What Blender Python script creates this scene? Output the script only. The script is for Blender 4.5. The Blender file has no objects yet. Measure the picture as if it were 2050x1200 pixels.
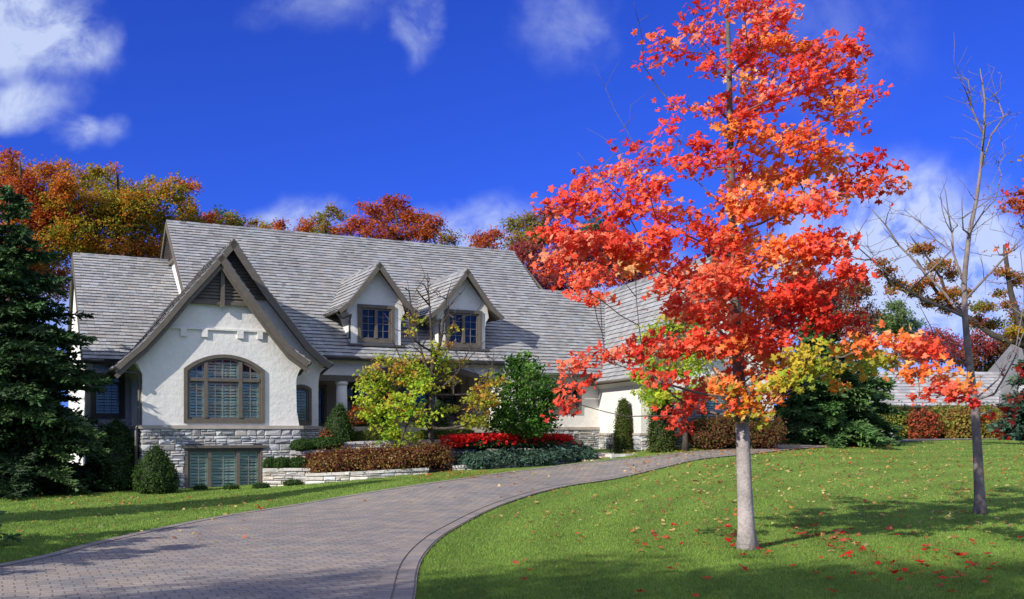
import bpy, math, random
import numpy as np
from mathutils import Vector, Matrix
from mathutils.geometry import tessellate_polygon

# ------------------------------------------------------------------ camera, sky, sun, exposure
SC = bpy.context.scene
COL = SC.collection
F = 2000.0; HY = 868.0; EYE = 1.65           # focal length / horizon row in photo pixels, eye height
cam_d = bpy.data.cameras.new('camera'); cam = bpy.data.objects.new('camera', cam_d); COL.objects.link(cam)
cam.location = (0, 0, EYE); cam.rotation_euler = (math.radians(90), 0, 0)
cam_d.sensor_width = 36; cam_d.lens = F / 2050 * 36; cam_d.shift_y = (HY - 600) / 2050
cam_d.clip_end = 3000; cam_d.clip_start = 0.1
SC.camera = cam
SC.view_settings.view_transform = 'Standard'; SC.view_settings.look = 'None'
SC.view_settings.exposure = 0.38; SC.view_settings.gamma = 1; SC.view_settings.use_curve_mapping = False

SUN_AZ = math.radians(46.8); SUN_EL = math.radians(29)   # travel direction of the light
sd = Vector((math.cos(SUN_AZ) * math.cos(SUN_EL), math.sin(SUN_AZ) * math.cos(SUN_EL), -math.sin(SUN_EL)))
sl = bpy.data.lights.new('sun', 'SUN'); sl.energy = 4.3; sl.angle = math.radians(0.5); sl.color = (1.0, 0.94, 0.85)
so = bpy.data.objects.new('sun', sl); COL.objects.link(so)
so.rotation_euler = sd.to_track_quat('-Z', 'Y').to_euler(); so.location = (-20, -20, 30)

W = bpy.data.worlds.new('World'); SC.world = W; W.use_nodes = True
wt = W.node_tree; wn = wt.nodes; wl = wt.links
wn.clear()
def nd(t, tree=None, **kw):
    n = (tree or wt).nodes.new(t)
    for k, v in kw.items(): setattr(n, k, v)
    return n
def vmath(op, a, b=None, tree=None):
    n = nd('ShaderNodeVectorMath', tree, operation=op); T = tree or wt
    for i, x in enumerate((a, b)):
        if x is None: continue
        if isinstance(x, (tuple, list)): n.inputs[i].default_value = x
        else: T.links.new(x, n.inputs[i])
    return n
def fmath(op, a, b=None, tree=None, clamp=False):
    n = nd('ShaderNodeMath', tree, operation=op, use_clamp=clamp); T = tree or wt
    for i, x in enumerate((a, b)):
        if x is None: continue
        if isinstance(x, (int, float)): n.inputs[i].default_value = x
        else: T.links.new(x, n.inputs[i])
    return n.outputs[0]
out = nd('ShaderNodeOutputWorld'); bg = nd('ShaderNodeBackground')
sky = nd('ShaderNodeTexSky', sky_type='NISHITA', sun_disc=False)
sky.sun_elevation = SUN_EL; sky.sun_rotation = math.atan2(-sd.x, -sd.y); sky.altitude = 300
sky.air_density = 1.0; sky.dust_density = 0.2; sky.ozone_density = 3.0
tc = nd('ShaderNodeTexCoord')
sep = nd('ShaderNodeSeparateXYZ'); wl.new(tc.outputs['Generated'], sep.inputs[0])
yy = fmath('MAXIMUM', sep.outputs[1], 0.02)
cu = fmath('DIVIDE', sep.outputs[0], yy); cw = fmath('DIVIDE', sep.outputs[2], yy)
cmb = nd('ShaderNodeCombineXYZ'); wl.new(cu, cmb.inputs[0]); wl.new(cw, cmb.inputs[1])
clouds = [  # azimuth / height tangents of the cloud banks, radii, strength
 (-0.495, 0.405, .085, .060, 1.15), (-0.44, 0.392, .045, .03, .6), (-0.495, 0.328, .062, .022, .85), (-0.425, 0.300, .036, .016, .75),
 (-0.19, 0.43, .07, .03, .34), (-0.092, 0.408, .022, .042, .5), (0.055, 0.412, .045, .055, .36),
 (-0.21, 0.213, .045, .026, .8), (-0.035, 0.203, .065, .03, .9), (0.38, 0.20, .12, .075, 1.3), (0.42, 0.14, .17, .08, 1.3),
 (0.30, 0.11, .14, .07, 1.0), (0.31, 0.40, .10, .08, .16), (0.10, 0.15, .14, .035, .7), (-0.45, 0.12, .12, .05, .9)]
noi = nd('ShaderNodeTexNoise'); noi.inputs['Scale'].default_value = 17.0; noi.inputs['Detail'].default_value = 10; noi.inputs['Roughness'].default_value = .62
noi.inputs['Distortion'].default_value = .35
wl.new(cmb.outputs[0], noi.inputs['Vector'])
noi2 = nd('ShaderNodeTexNoise'); noi2.inputs['Scale'].default_value = 16.0; noi2.inputs['Detail'].default_value = 4
wl.new(cmb.outputs[0], noi2.inputs['Vector'])
warp = vmath('MULTIPLY', vmath('SUBTRACT', noi2.outputs['Color'], (.5, .5, .5)).outputs[0], (.09, .06, 0))
uvw = vmath('ADD', cmb.outputs[0], warp.outputs[0]).outputs[0]
tot = None
for (a, b, ra, rb, st) in clouds:
    d = vmath('MULTIPLY', vmath('SUBTRACT', uvw, (a, b, 0)).outputs[0], (1 / ra, 1 / rb, 0))
    ln = nd('ShaderNodeVectorMath', operation='LENGTH'); wl.new(d.outputs[0], ln.inputs[0])
    mr = nd('ShaderNodeMapRange', interpolation_type='SMOOTHSTEP'); wl.new(ln.outputs['Value'], mr.inputs[0])
    mr.inputs[1].default_value = 0.15; mr.inputs[2].default_value = 1.35; mr.inputs[3].default_value = st; mr.inputs[4].default_value = 0
    tot = mr.outputs[0] if tot is None else fmath('ADD', tot, mr.outputs[0])
nm = nd('ShaderNodeMapRange'); wl.new(noi.outputs['Fac'], nm.inputs[0])
nm.inputs[1].default_value = .36; nm.inputs[2].default_value = .64; nm.inputs[3].default_value = .2; nm.inputs[4].default_value = 1.15
front = fmath('MULTIPLY', tot, nm.outputs[0], clamp=True)
gate = fmath('GREATER_THAN', sep.outputs[1], 0.15)
front = fmath('MULTIPLY', front, gate)
nb = nd('ShaderNodeTexNoise'); nb.inputs['Scale'].default_value = 2.3; nb.inputs['Detail'].default_value = 7
wl.new(tc.outputs['Generated'], nb.inputs['Vector'])
bm_ = nd('ShaderNodeMapRange', interpolation_type='SMOOTHSTEP'); wl.new(nb.outputs['Fac'], bm_.inputs[0]); bm_.inputs[1].default_value = .31; bm_.inputs[2].default_value = .48
hi_ = nd('ShaderNodeMapRange', interpolation_type='SMOOTHSTEP'); wl.new(sep.outputs[2], hi_.inputs[0]); hi_.inputs[1].default_value = .16; hi_.inputs[2].default_value = .4
back = fmath('MULTIPLY', fmath('MULTIPLY', fmath('LESS_THAN', sep.outputs[1], 0.15), bm_.outputs[0]), hi_.outputs[0])  # unseen clouds behind the camera, added to whiten the ambient light
cf = fmath('ADD', fmath('MULTIPLY', front, .84), back, clamp=True)
hs = nd('ShaderNodeMix', data_type='RGBA', blend_type='MULTIPLY'); hs.inputs['Factor'].default_value = 1
wl.new(sky.outputs[0], hs.inputs['A']); hs.inputs['B'].default_value = (0.15, 0.31, 1.22, 1)
cm = nd('ShaderNodeMix', data_type='RGBA'); wl.new(cf, cm.inputs['Factor'])
wl.new(hs.outputs['Result'], cm.inputs['A']); cm.inputs['B'].default_value = (5.0, 5.8, 7.6, 1)
wl.new(cm.outputs['Result'], bg.inputs[0]); bg.inputs[1].default_value = 0.1
wl.new(bg.outputs[0], out.inputs[0])

# ------------------------------------------------------------------ colours and materials
def lin(c):
    c = np.asarray(c, float) / 255.0
    return np.where(c <= 0.04045, c / 12.92, ((c + 0.055) / 1.055) ** 2.4)
def mat(name, base, rough=.8, noise=None, bump=0, bscale=30, attr=None, attr_mix='MULTIPLY', spec=.3, metal=0, trans=0, coord='Object', detail=6):
    m = bpy.data.materials.new(name); m.use_nodes = True; T = m.node_tree; N = T.nodes; L = T.links
    P = N['Principled BSDF']; P.inputs['Roughness'].default_value = rough; P.inputs['Metallic'].default_value = metal
    P.inputs['Specular IOR Level'].default_value = spec
    tcn = nd('ShaderNodeTexCoord', T); src = None
    rgb = nd('ShaderNodeRGB', T); rgb.outputs[0].default_value = (*base, 1); src = rgb.outputs[0]
    if attr:
        a = nd('ShaderNodeAttribute', T, attribute_name=attr)
        mx = nd('ShaderNodeMix', T, data_type='RGBA', blend_type='MULTIPLY'); mx.inputs['Factor'].default_value = 1
        L.new(src, mx.inputs['A']); L.new(a.outputs['Color'], mx.inputs['B']); src = mx.outputs['Result']
    for (sc_, lo, hi) in (noise or []):
        n = nd('ShaderNodeTexNoise', T); n.inputs['Scale'].default_value = sc_; n.inputs['Detail'].default_value = detail; n.inputs['Roughness'].default_value = .6
        L.new(tcn.outputs[coord], n.inputs['Vector'])
        r = nd('ShaderNodeMapRange', T); L.new(n.outputs['Fac'], r.inputs[0]); r.inputs[1].default_value = .3; r.inputs[2].default_value = .7
        r.inputs[3].default_value = lo; r.inputs[4].default_value = hi
        mx = nd('ShaderNodeVectorMath', T, operation='SCALE'); L.new(src, mx.inputs[0]); L.new(r.outputs[0], mx.inputs['Scale']); src = mx.outputs[0]
    L.new(src, P.inputs['Base Color'])
    if bump:
        n = nd('ShaderNodeTexNoise', T); n.inputs['Scale'].default_value = bscale; n.inputs['Detail'].default_value = 8; n.inputs['Roughness'].default_value = .65
        L.new(tcn.outputs[coord], n.inputs['Vector'])
        b = nd('ShaderNodeBump', T); b.inputs['Strength'].default_value = 1; b.inputs['Distance'].default_value = bump
        L.new(n.outputs['Fac'], b.inputs['Height']); L.new(b.outputs[0], P.inputs['Normal'])
    if trans:
        tr = nd('ShaderNodeBsdfTranslucent', T); L.new(src, tr.inputs[0])
        ms = nd('ShaderNodeMixShader', T); ms.inputs[0].default_value = trans
        L.new(P.outputs[0], ms.inputs[1]); L.new(tr.outputs[0], ms.inputs[2]); L.new(ms.outputs[0], N['Material Output'].inputs[0])
    return m
M_leaf = mat('leaf', (1, 1, 1), .5, attr='tint', trans=.45, spec=.25)
M_needle = mat('needle', (1, 1, 1), .6, attr='tint', trans=.12, spec=.3)
M_grassblade = mat('grass_blade', (1, 1, 1), .6, attr='tint', trans=.3, spec=.15)
M_bark = mat('bark', (.19, .15, .125), .9, noise=[(9, .55, 1.35), (60, .75, 1.2)], bump=.012, bscale=45)
M_bark_dark = mat('dark_bark', (.07, .055, .045), .9, noise=[(8, .6, 1.3)], bump=.01, bscale=30)
M_bark_grey = mat('grey_bark', (.27, .235, .22), .85, noise=[(6, .6, 1.35), (50, .8, 1.15)], bump=.006, bscale=60)
M_stucco = mat('stucco', (.775, .75, .70), .9, noise=[(1.6, .91, 1.05), (14, .96, 1.03)], bump=.020, bscale=6.5, spec=.1)
M_trim = mat('taupe_trim', (.130, .112, .090), .6, noise=[(7, .85, 1.15), (70, .93, 1.06)], bump=.001, bscale=80)
M_cap = mat('limestone_cap', (.42, .37, .31), .8, noise=[(5, .85, 1.12)], bump=.004, bscale=40)
M_stone = mat('ashlar_stone', (1, 1, 1), .85, attr='tint', noise=[(6, .8, 1.18), (45, .85, 1.15)], bump=.016, bscale=16)
M_mortar = mat('mortar', (.20, .19, .18), .95, bump=.004)
M_shake = mat('cedar_shake', (1, 1, 1), .85, attr='tint', noise=[(1.1, .85, 1.13), (35, .8, 1.18)], bump=.004, bscale=60, spec=.2)
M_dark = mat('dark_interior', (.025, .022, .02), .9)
M_blind = mat('shutter_slats', (.80, .82, .77), .6)
M_muntin = mat('muntin_paint', (.21, .18, .15), .6)
M_metal = mat('bronze_gutter', (.085, .075, .065), .45, noise=[(6, .8, 1.2)], spec=.5)
M_darkwood = mat('stained_wood', (.055, .032, .022), .5, noise=[(12, .7, 1.3)])
M_soil = mat('soil', (.055, .04, .03), .95, noise=[(4, .6, 1.4)], bump=.03, bscale=18)
def glass_mat():
    m = bpy.data.materials.new('window_glass'); m.use_nodes = True; T = m.node_tree; T.nodes.clear()
    o = nd('ShaderNodeOutputMaterial', T); tr = nd('ShaderNodeBsdfTransparent', T); tr.inputs[0].default_value = (.80, .88, .87, 1)
    gl = nd('ShaderNodeBsdfGlossy', T); gl.inputs['Roughness'].default_value = .02; gl.inputs[0].default_value = (.9, .97, 1, 1)
    fr = nd('ShaderNodeFresnel', T); fr.inputs[0].default_value = 1.6
    f2 = nd('ShaderNodeMath', T, operation='MULTIPLY_ADD'); T.links.new(fr.outputs[0], f2.inputs[0]); f2.inputs[1].default_value = .62; f2.inputs[2].default_value = .0
    n = nd('ShaderNodeTexNoise', T); n.inputs['Scale'].default_value = 1.3; tcx = nd('ShaderNodeTexCoord', T); T.links.new(tcx.outputs['Object'], n.inputs['Vector'])
    b = nd('ShaderNodeBump', T); b.inputs['Distance'].default_value = .006; T.links.new(n.outputs[0], b.inputs['Height']); T.links.new(b.outputs[0], gl.inputs['Normal'])
    mx = nd('ShaderNodeMixShader', T); T.links.new(f2.outputs[0], mx.inputs[0]); T.links.new(tr.outputs[0], mx.inputs[1]); T.links.new(gl.outputs[0], mx.inputs[2])
    T.links.new(mx.outputs[0], o.inputs[0]); return m
M_glass = glass_mat()

# ------------------------------------------------------------------ object helpers
def tag(o, label=None, cat=None, group=None, kind=None):
    if label: o['label'] = label
    if cat: o['category'] = cat
    if group: o['group'] = group
    if kind: o['kind'] = kind
    return o
def thing(name, label, cat, loc=(0, 0, 0), rotz=0, group=None):
    o = bpy.data.objects.new(name, None); COL.objects.link(o); o.location = loc; o.rotation_euler = (0, 0, rotz)
    o.empty_display_size = .3
    return tag(o, label, cat, group)
def attach(o, parent, world=True):
    o.parent = parent
    if world:
        r = parent
        while r.parent: r = r.parent
        if parent is r: o.matrix_parent_inverse = (Matrix.Translation(r.location) @ r.rotation_euler.to_matrix().to_4x4()).inverted()
def copy_tree(o, parent=None):
    c = o.copy(); COL.objects.link(c); c.parent = parent
    for ch in list(o.children): copy_tree(ch, c)
    return c
class MB:
    """collects faces, builds one mesh object"""
    def __init__(s, M=None): s.v = []; s.f = []; s.c = []; s.M = M; s.smooth = []
    def add(s, verts, faces, col=(1, 1, 1), smooth=False):
        n = len(s.v)
        for p in verts:
            p = Vector(p)
            if s.M is not None: p = s.M @ p
            s.v.append(tuple(p))
        for f in faces: s.f.append(tuple(i + n for i in f)); s.c.append(col); s.smooth.append(smooth)
    def box(s, x0, x1, y0, y1, z0, z1, col=(1, 1, 1)):
        v = [(x0, y0, z0), (x1, y0, z0), (x1, y1, z0), (x0, y1, z0), (x0, y0, z1), (x1, y0, z1), (x1, y1, z1), (x0, y1, z1)]
        s.add(v, [(0, 3, 2, 1), (4, 5, 6, 7), (0, 1, 5, 4), (1, 2, 6, 5), (2, 3, 7, 6), (3, 0, 4, 7)], col)
    def panel(s, outer, holes=(), O=(0, 0, 0), X=(1, 0, 0), Y=(0, 0, 1), N=(0, -1, 0), t=.2, proud=0, col=(1, 1, 1)):
        """flat slab with holes: outline in (x, y) of the plane; front face at N*proud, back at N*(proud-t)"""
        O, X, Y, N = Vector(O), Vector(X), Vector(Y), Vector(N)
        loops = [list(outer)] + [list(h) for h in holes]
        flat = [p for l in loops for p in l]
        tri = tessellate_polygon([[Vector((p[0], p[1], 0)) for p in l] for l in loops])
        fr = [O + X * p[0] + Y * p[1] + N * proud for p in flat]; bk = [q - N * t for q in fr]; n = len(flat)
        fs = []
        for a, b, c in tri:
            u = (fr[b] - fr[a]).cross(fr[c] - fr[a])
            if u.dot(N) < 0: a, c = c, a
            fs.append((a, b, c)); fs.append((n + c, n + b, n + a))
        k = 0
        for l in loops:
            for i in range(len(l)):
                j = (i + 1) % len(l); fs.append((k + i, k + j, n + k + j, n + k + i))
            k += len(l)
        s.add(fr + bk, fs, col)
    def ribbon(s, pts, w, v0, v1, col=(1, 1, 1), inner=None):
        """a board following a polyline in (x, z), w wide below it, from depth v0 to v1"""
        top = pts; low = inner or offset_line(pts, w)
        s.panel(list(top) + list(reversed(low)), (), (0, v0, 0), t=v1 - v0, col=col)
    def tube(s, pts, rad, n=6, col=(1, 1, 1), caps=True, smooth=True):
        pts = [Vector(p) for p in pts]; N = len(pts)
        if N < 2: return
        rings = []; up = None
        for i in range(N):
            d = (pts[min(i + 1, N - 1)] - pts[max(i - 1, 0)])
            if d.length < 1e-9: d = Vector((0, 0, 1))
            d.normalize()
            if up is None: up = d.orthogonal().normalized()
            else:
                up = up - d * up.dot(d)
                up = up.normalized() if up.length > 1e-6 else d.orthogonal().normalized()
            b = d.cross(up); r = rad[i] if hasattr(rad, '__len__') else rad
            rings.append([pts[i] + (up * math.cos(2 * math.pi * k / n) + b * math.sin(2 * math.pi * k / n)) * r for k in range(n)])
        vs = [p for r in rings for p in r]; fs = []
        for i in range(N - 1):
            for k in range(n):
                k2 = (k + 1) % n; fs.append((i * n + k, i * n + k2, (i + 1) * n + k2, (i + 1) * n + k))
        if caps: fs.append(tuple(range(n - 1, -1, -1))); fs.append(tuple((N - 1) * n + k for k in range(n)))
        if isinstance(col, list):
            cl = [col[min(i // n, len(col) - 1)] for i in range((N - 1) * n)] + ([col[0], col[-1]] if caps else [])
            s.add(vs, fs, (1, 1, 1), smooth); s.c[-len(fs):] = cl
        else: s.add(vs, fs, col, smooth)
    def islands(s, name, m, parent=None, label=None, world=False, tol=.02):
        """one object per group of touching faces (touching bounding boxes)"""
        V = np.array(s.v); par = list(range(len(s.f)))
        owner = {}
        def find(a):
            while par[a] != a: par[a] = par[par[a]]; a = par[a]
            return a
        for i, f in enumerate(s.f):
            for v in f:
                if v in owner: par[find(i)] = find(owner[v])
                else: owner[v] = i
        gr = {}
        for i in range(len(s.f)): gr.setdefault(find(i), []).append(i)
        G = list(gr.values()); bb = [(V[sorted({v for i in g for v in s.f[i]})].min(0) - tol, V[sorted({v for i in g for v in s.f[i]})].max(0) + tol) for g in G]; q = list(range(len(G)))
        def fq(a):
            while q[a] != a: a = q[a]
            return a
        for a in range(len(G)):
            for b in range(a):
                if (bb[a][0] <= bb[b][1]).all() and (bb[b][0] <= bb[a][1]).all(): q[fq(a)] = fq(b)
        out_ = {}
        for a in range(len(G)): out_.setdefault(fq(a), []).extend(G[a])
        res = []
        for g in out_.values():
            ids = sorted({v for i in g for v in s.f[i]}); mp = {v: k for k, v in enumerate(ids)}; n_ = MB(); n_.v = [s.v[v] for v in ids]
            n_.f = [tuple(mp[v] for v in s.f[i]) for i in g]; n_.c = [s.c[i] for i in g]; n_.smooth = [s.smooth[i] for i in g]; res.append(n_.build(name, m, parent, label, world))
        return res
    def build(s, name, m, parent=None, label=None, world=False):
        return mesh_obj(name, np.array(s.v, dtype=np.float32).reshape(-1, 3), s.f, s.c, m, parent, label, world, s.smooth)
def offset_line(pts, w):
    out_ = []
    for i, p in enumerate(pts):
        a = pts[max(i - 1, 0)]; b = pts[min(i + 1, len(pts) - 1)]
        dx, dy = b[0] - a[0], b[1] - a[1]; l = math.hypot(dx, dy); nx, ny = dy / l, -dx / l
        if ny > 0: nx, ny = -nx, -ny
        out_.append((p[0] + nx * w, p[1] + ny * w))
    return out_
def mesh_obj(name, V, faces, cols, m, parent=None, label=None, world=False, smooth=None):
    me = bpy.data.meshes.new(name)
    nf = len(faces)
    if isinstance(faces, np.ndarray):
        lt = np.full(nf, faces.shape[1], dtype=np.int32); idx = faces.reshape(-1).astype(np.int32)
    else:
        lt = np.fromiter((len(f) for f in faces), dtype=np.int32, count=nf)
        idx = np.fromiter((i for f in faces for i in f), dtype=np.int32, count=int(lt.sum()))
    ls = np.concatenate(([0], np.cumsum(lt)[:-1])).astype(np.int32) if nf else np.zeros(0, np.int32)
    me.vertices.add(len(V)); me.vertices.foreach_set('co', np.ascontiguousarray(V, dtype=np.float32).reshape(-1))
    me.loops.add(len(idx)); me.loops.foreach_set('vertex_index', idx)
    me.polygons.add(nf); me.polygons.foreach_set('loop_start', ls); me.polygons.foreach_set('loop_total', lt)
    if smooth is not None and any(smooth): me.polygons.foreach_set('use_smooth', np.array(smooth, dtype=bool))
    else: me.polygons.foreach_set('use_smooth', np.zeros(nf, dtype=bool))
    me.update(calc_edges=True); me.validate()
    if nf == len(me.polygons):
        a = me.attributes.new('tint', 'FLOAT_COLOR', 'FACE')
        c = np.ones((nf, 4), np.float32); c[:, :3] = np.asarray(cols, np.float32).reshape(nf, 3)
        a.data.foreach_set('color', c.reshape(-1))
    me.materials.append(m)
    o = bpy.data.objects.new(name, me); COL.objects.link(o)
    if parent is not None: attach(o, parent, world)
    if label: o['label'] = label
    return o

# ------------------------------------------------------------------ terrain
def ray(px, py): return np.array([(px - 1025) / F, 1.0, -(py - HY) / F])
CT = [(-6, 0, 0), (0, 0, 0), (7, 0, 0), (-9, 8, 0), (9, 8, 0), (-16, 12, 0), (-30, 30, 0), (-20, 45, .6), (-30, 10, 0), (30, 5, 0.1), (-12, 60, 1.2), (10, 75, 1.35), (40, 60, 1.35), (30, 30, .6), (-35, 70, 1.2), (55, 20, .6)]
for (px, py, Y) in [(835, 1200, 9.94), (1497, 1100, 14), (1963, 1030, 19), (1780, 882, 48), (2050, 881, 44), (1400, 920, 29), (1320, 914, 31), (1200, 925, 31),
                    (1200, 960, 27), (1000, 1008, 21), (895, 966, 24.5), (600, 1010, 22), (330, 1060, 17), (0, 1142, 12), (285, 984, 27.5), (530, 976, 28.3),
                    (860, 946, 29.3), (1000, 934, 30.3), (1560, 893, 34), (1199, 900, 36), (1700, 1030, 19), (1700, 960, 27), (2050, 1100, 14), (2050, 960, 27), (1700, 915, 33),
                    (-100, 985, 28), (150, 985, 28), (1300, 903, 32.6), (1700, 889, 40)]:
    r_ = ray(px, py) * Y; CT.append((r_[0], Y, EYE + r_[2]))
CT = np.array(CT, float)
def tps(r2): return np.where(r2 > 1e-9, r2 * np.log(np.maximum(r2, 1e-9)), 0)
_n = len(CT); _K = tps(((CT[:, None, :2] - CT[None, :, :2]) ** 2).sum(-1)) + np.eye(_n) * 2.0
_P = np.hstack([np.ones((_n, 1)), CT[:, :2]])
_A = np.block([[_K, _P], [_P.T, np.zeros((3, 3))]])
_w = np.linalg.solve(_A, np.concatenate([CT[:, 2], np.zeros(3)]))
def gz(X, Y):
    X = np.atleast_1d(np.asarray(X, float)); Y = np.atleast_1d(np.asarray(Y, float)); sh = X.shape; X = X.ravel(); Y = Y.ravel()
    z = np.zeros_like(X)
    for a in range(0, len(X), 20000):
        x, y = X[a:a + 20000], Y[a:a + 20000]
        z[a:a + 20000] = tps((x[:, None] - CT[:, 0]) ** 2 + (y[:, None] - CT[:, 1]) ** 2) @ _w[:_n] + _w[_n] + _w[_n + 1] * x + _w[_n + 2] * y
    z = np.clip(z, -.15, 1.42)
    d = np.hypot(X, Y - 28); t = np.clip((d - 42) / 40, 0, 1); t = t * t * (3 - 2 * t)
    z = z * (1 - t) + 1.2 * t
    return z.reshape(sh)
def g1(x, y): return float(gz(x, y)[0])
def at(px, py):
    r = ray(px, py); Ys = np.arange(6, 90, .05); d = (EYE + r[2] * Ys) - gz(r[0] * Ys, Ys)
    i = int(np.argmax(d < 0)) if (d < 0).any() else len(Ys) - 1
    Y = Ys[i]; return Vector((r[0] * Y, Y, g1(r[0] * Y, Y)))
def atY(px, Y): x = (px - 1025) / F * Y; return Vector((x, Y, g1(x, Y)))
def pt(px, py, Y): r = ray(px, py); return Vector((r[0] * Y, Y, EYE + r[2] * Y))

def axis(lo, hi, dense_lo, dense_hi, step, far):
    a = list(np.arange(dense_lo, dense_hi + 1e-6, step)); s = step; x = dense_lo
    while x > lo: s *= far; x -= s; a.insert(0, x)
    s = step; x = dense_hi
    while x < hi: s *= far; x += s; a.append(x)
    return np.array(a)
gx = axis(-700, 700, -22, 30, .4, 1.35); gy = axis(-300, 1500, -4, 62, .4, 1.35)
GX, GY = np.meshgrid(gx, gy); GZ = gz(GX, GY)
nx_, ny_ = len(gx), len(gy); ii = np.arange(nx_ * ny_).reshape(ny_, nx_)
quads = np.stack([ii[:-1, :-1], ii[:-1, 1:], ii[1:, 1:], ii[1:, :-1]], -1).reshape(-1, 4)
def lawn_mat():
    m = bpy.data.materials.new('lawn_grass'); m.use_nodes = True; T = m.node_tree; L = T.links; P = T.nodes['Principled BSDF']
    P.inputs['Roughness'].default_value = .85; P.inputs['Specular IOR Level'].default_value = .1
    g = nd('ShaderNodeNewGeometry', T)
    def noise(s, d=5):
        n = nd('ShaderNodeTexNoise', T); n.inputs['Scale'].default_value = s; n.inputs['Detail'].default_value = d; L.new(g.outputs['Position'], n.inputs['Vector']); return n.outputs['Fac']
    r = nd('ShaderNodeValToRGB', T); e = r.color_ramp.elements
    e[0].position = .32; e[0].color = (.120, .200, .036, 1); e[1].position = .7; e[1].color = (.220, .305, .058, 1)
    s = fmath('ADD', fmath('MULTIPLY', noise(.55), .55, T), fmath('MULTIPLY', noise(9, 8), .45, T), T)
    # mower lanes
    sp = nd('ShaderNodeSeparateXYZ', T); L.new(g.outputs['Position'], sp.inputs[0])
    rr_ = vmath('LENGTH', vmath('MULTIPLY', vmath('SUBTRACT', g.outputs['Position'], (22.1, 13.9, 0), T).outputs[0], (1, 1, 0), T).outputs[0], None, T).outputs['Value']
    ln = fmath('SINE', fmath('MULTIPLY', rr_, 4.6, T), None, T)
    s = fmath('ADD', s, fmath('MULTIPLY', ln, .06, T), T)
    L.new(s, r.inputs[0])
    mx = nd('ShaderNodeMix', T, data_type='RGBA'); mr = nd('ShaderNodeMapRange', T); L.new(noise(1.9, 3), mr.inputs[0]); mr.inputs[1].default_value = .55; mr.inputs[2].default_value = .8; mr.inputs[4].default_value = .45
    L.new(mr.outputs[0], mx.inputs['Factor']); L.new(r.outputs[0], mx.inputs['A']); mx.inputs['B'].default_value = (.20, .25, .06, 1)
    L.new(mx.outputs['Result'], P.inputs['Base Color'])
    b = nd('ShaderNodeBump', T); b.inputs['Distance'].default_value = .03; L.new(noise(45, 6), b.inputs['Height']); L.new(b.outputs[0], P.inputs['Normal'])
    return m
M_lawn = lawn_mat()
o = mesh_obj('ground', np.stack([GX, GY, GZ], -1).reshape(-1, 3), quads, np.ones((len(quads), 3)), M_lawn, smooth=[True] * len(quads)); tag(o, kind='structure')

# ------------------------------------------------------------------ driveway of pavers
def resample(P, n):
    P = np.array(P, float)
    for _ in range(3):   # corner cutting keeps the ends
        Q = [P[0]]
        for a, b in zip(P[:-1], P[1:]): Q += [a * .75 + b * .25, a * .25 + b * .75]
        Q.append(P[-1]); P = np.array(Q)
    d = np.concatenate([[0], np.cumsum(np.hypot(*(P[1:] - P[:-1]).T))]); t = np.linspace(0, d[-1], n)
    return np.stack([np.interp(t, d, P[:, 0]), np.interp(t, d, P[:, 1])], -1)
far_px = [(0, 1139), (176, 1091), (281, 1068), (439, 1034), (615, 1007), (746, 986), (895, 966), (956, 953), (1081, 938), (1184, 925), (1313, 915), (1500, 900), (1650, 889), (1780, 881)]
near_px = [(834, 1199), (834, 1159), (843, 1124), (867, 1093), (900, 1066), (984, 1018), (1085, 987), (1192, 965), (1320, 940), (1461, 916), (1573, 904), (1700, 893)]
fe = [(-8.5, -16), (-9.3, -5), (-9.3, 3), (-8.2, 8.5)] + [tuple(at(*p)[:2]) for p in far_px] + [tuple(atY(1900, 50)[:2]), tuple(atY(2100, 50)[:2]), (45, 48)]
ne = [(.6, -16), (.6, -6), (.3, -1), (-.35, 4), (-.85, 7.5)] + [tuple(at(*p)[:2]) for p in near_px] + [tuple(atY(1850, 45.5)[:2]), tuple(atY(2080, 45.5)[:2]), (44, 44)]
FE, NE = resample(fe, 260), resample(ne, 260)
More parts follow.
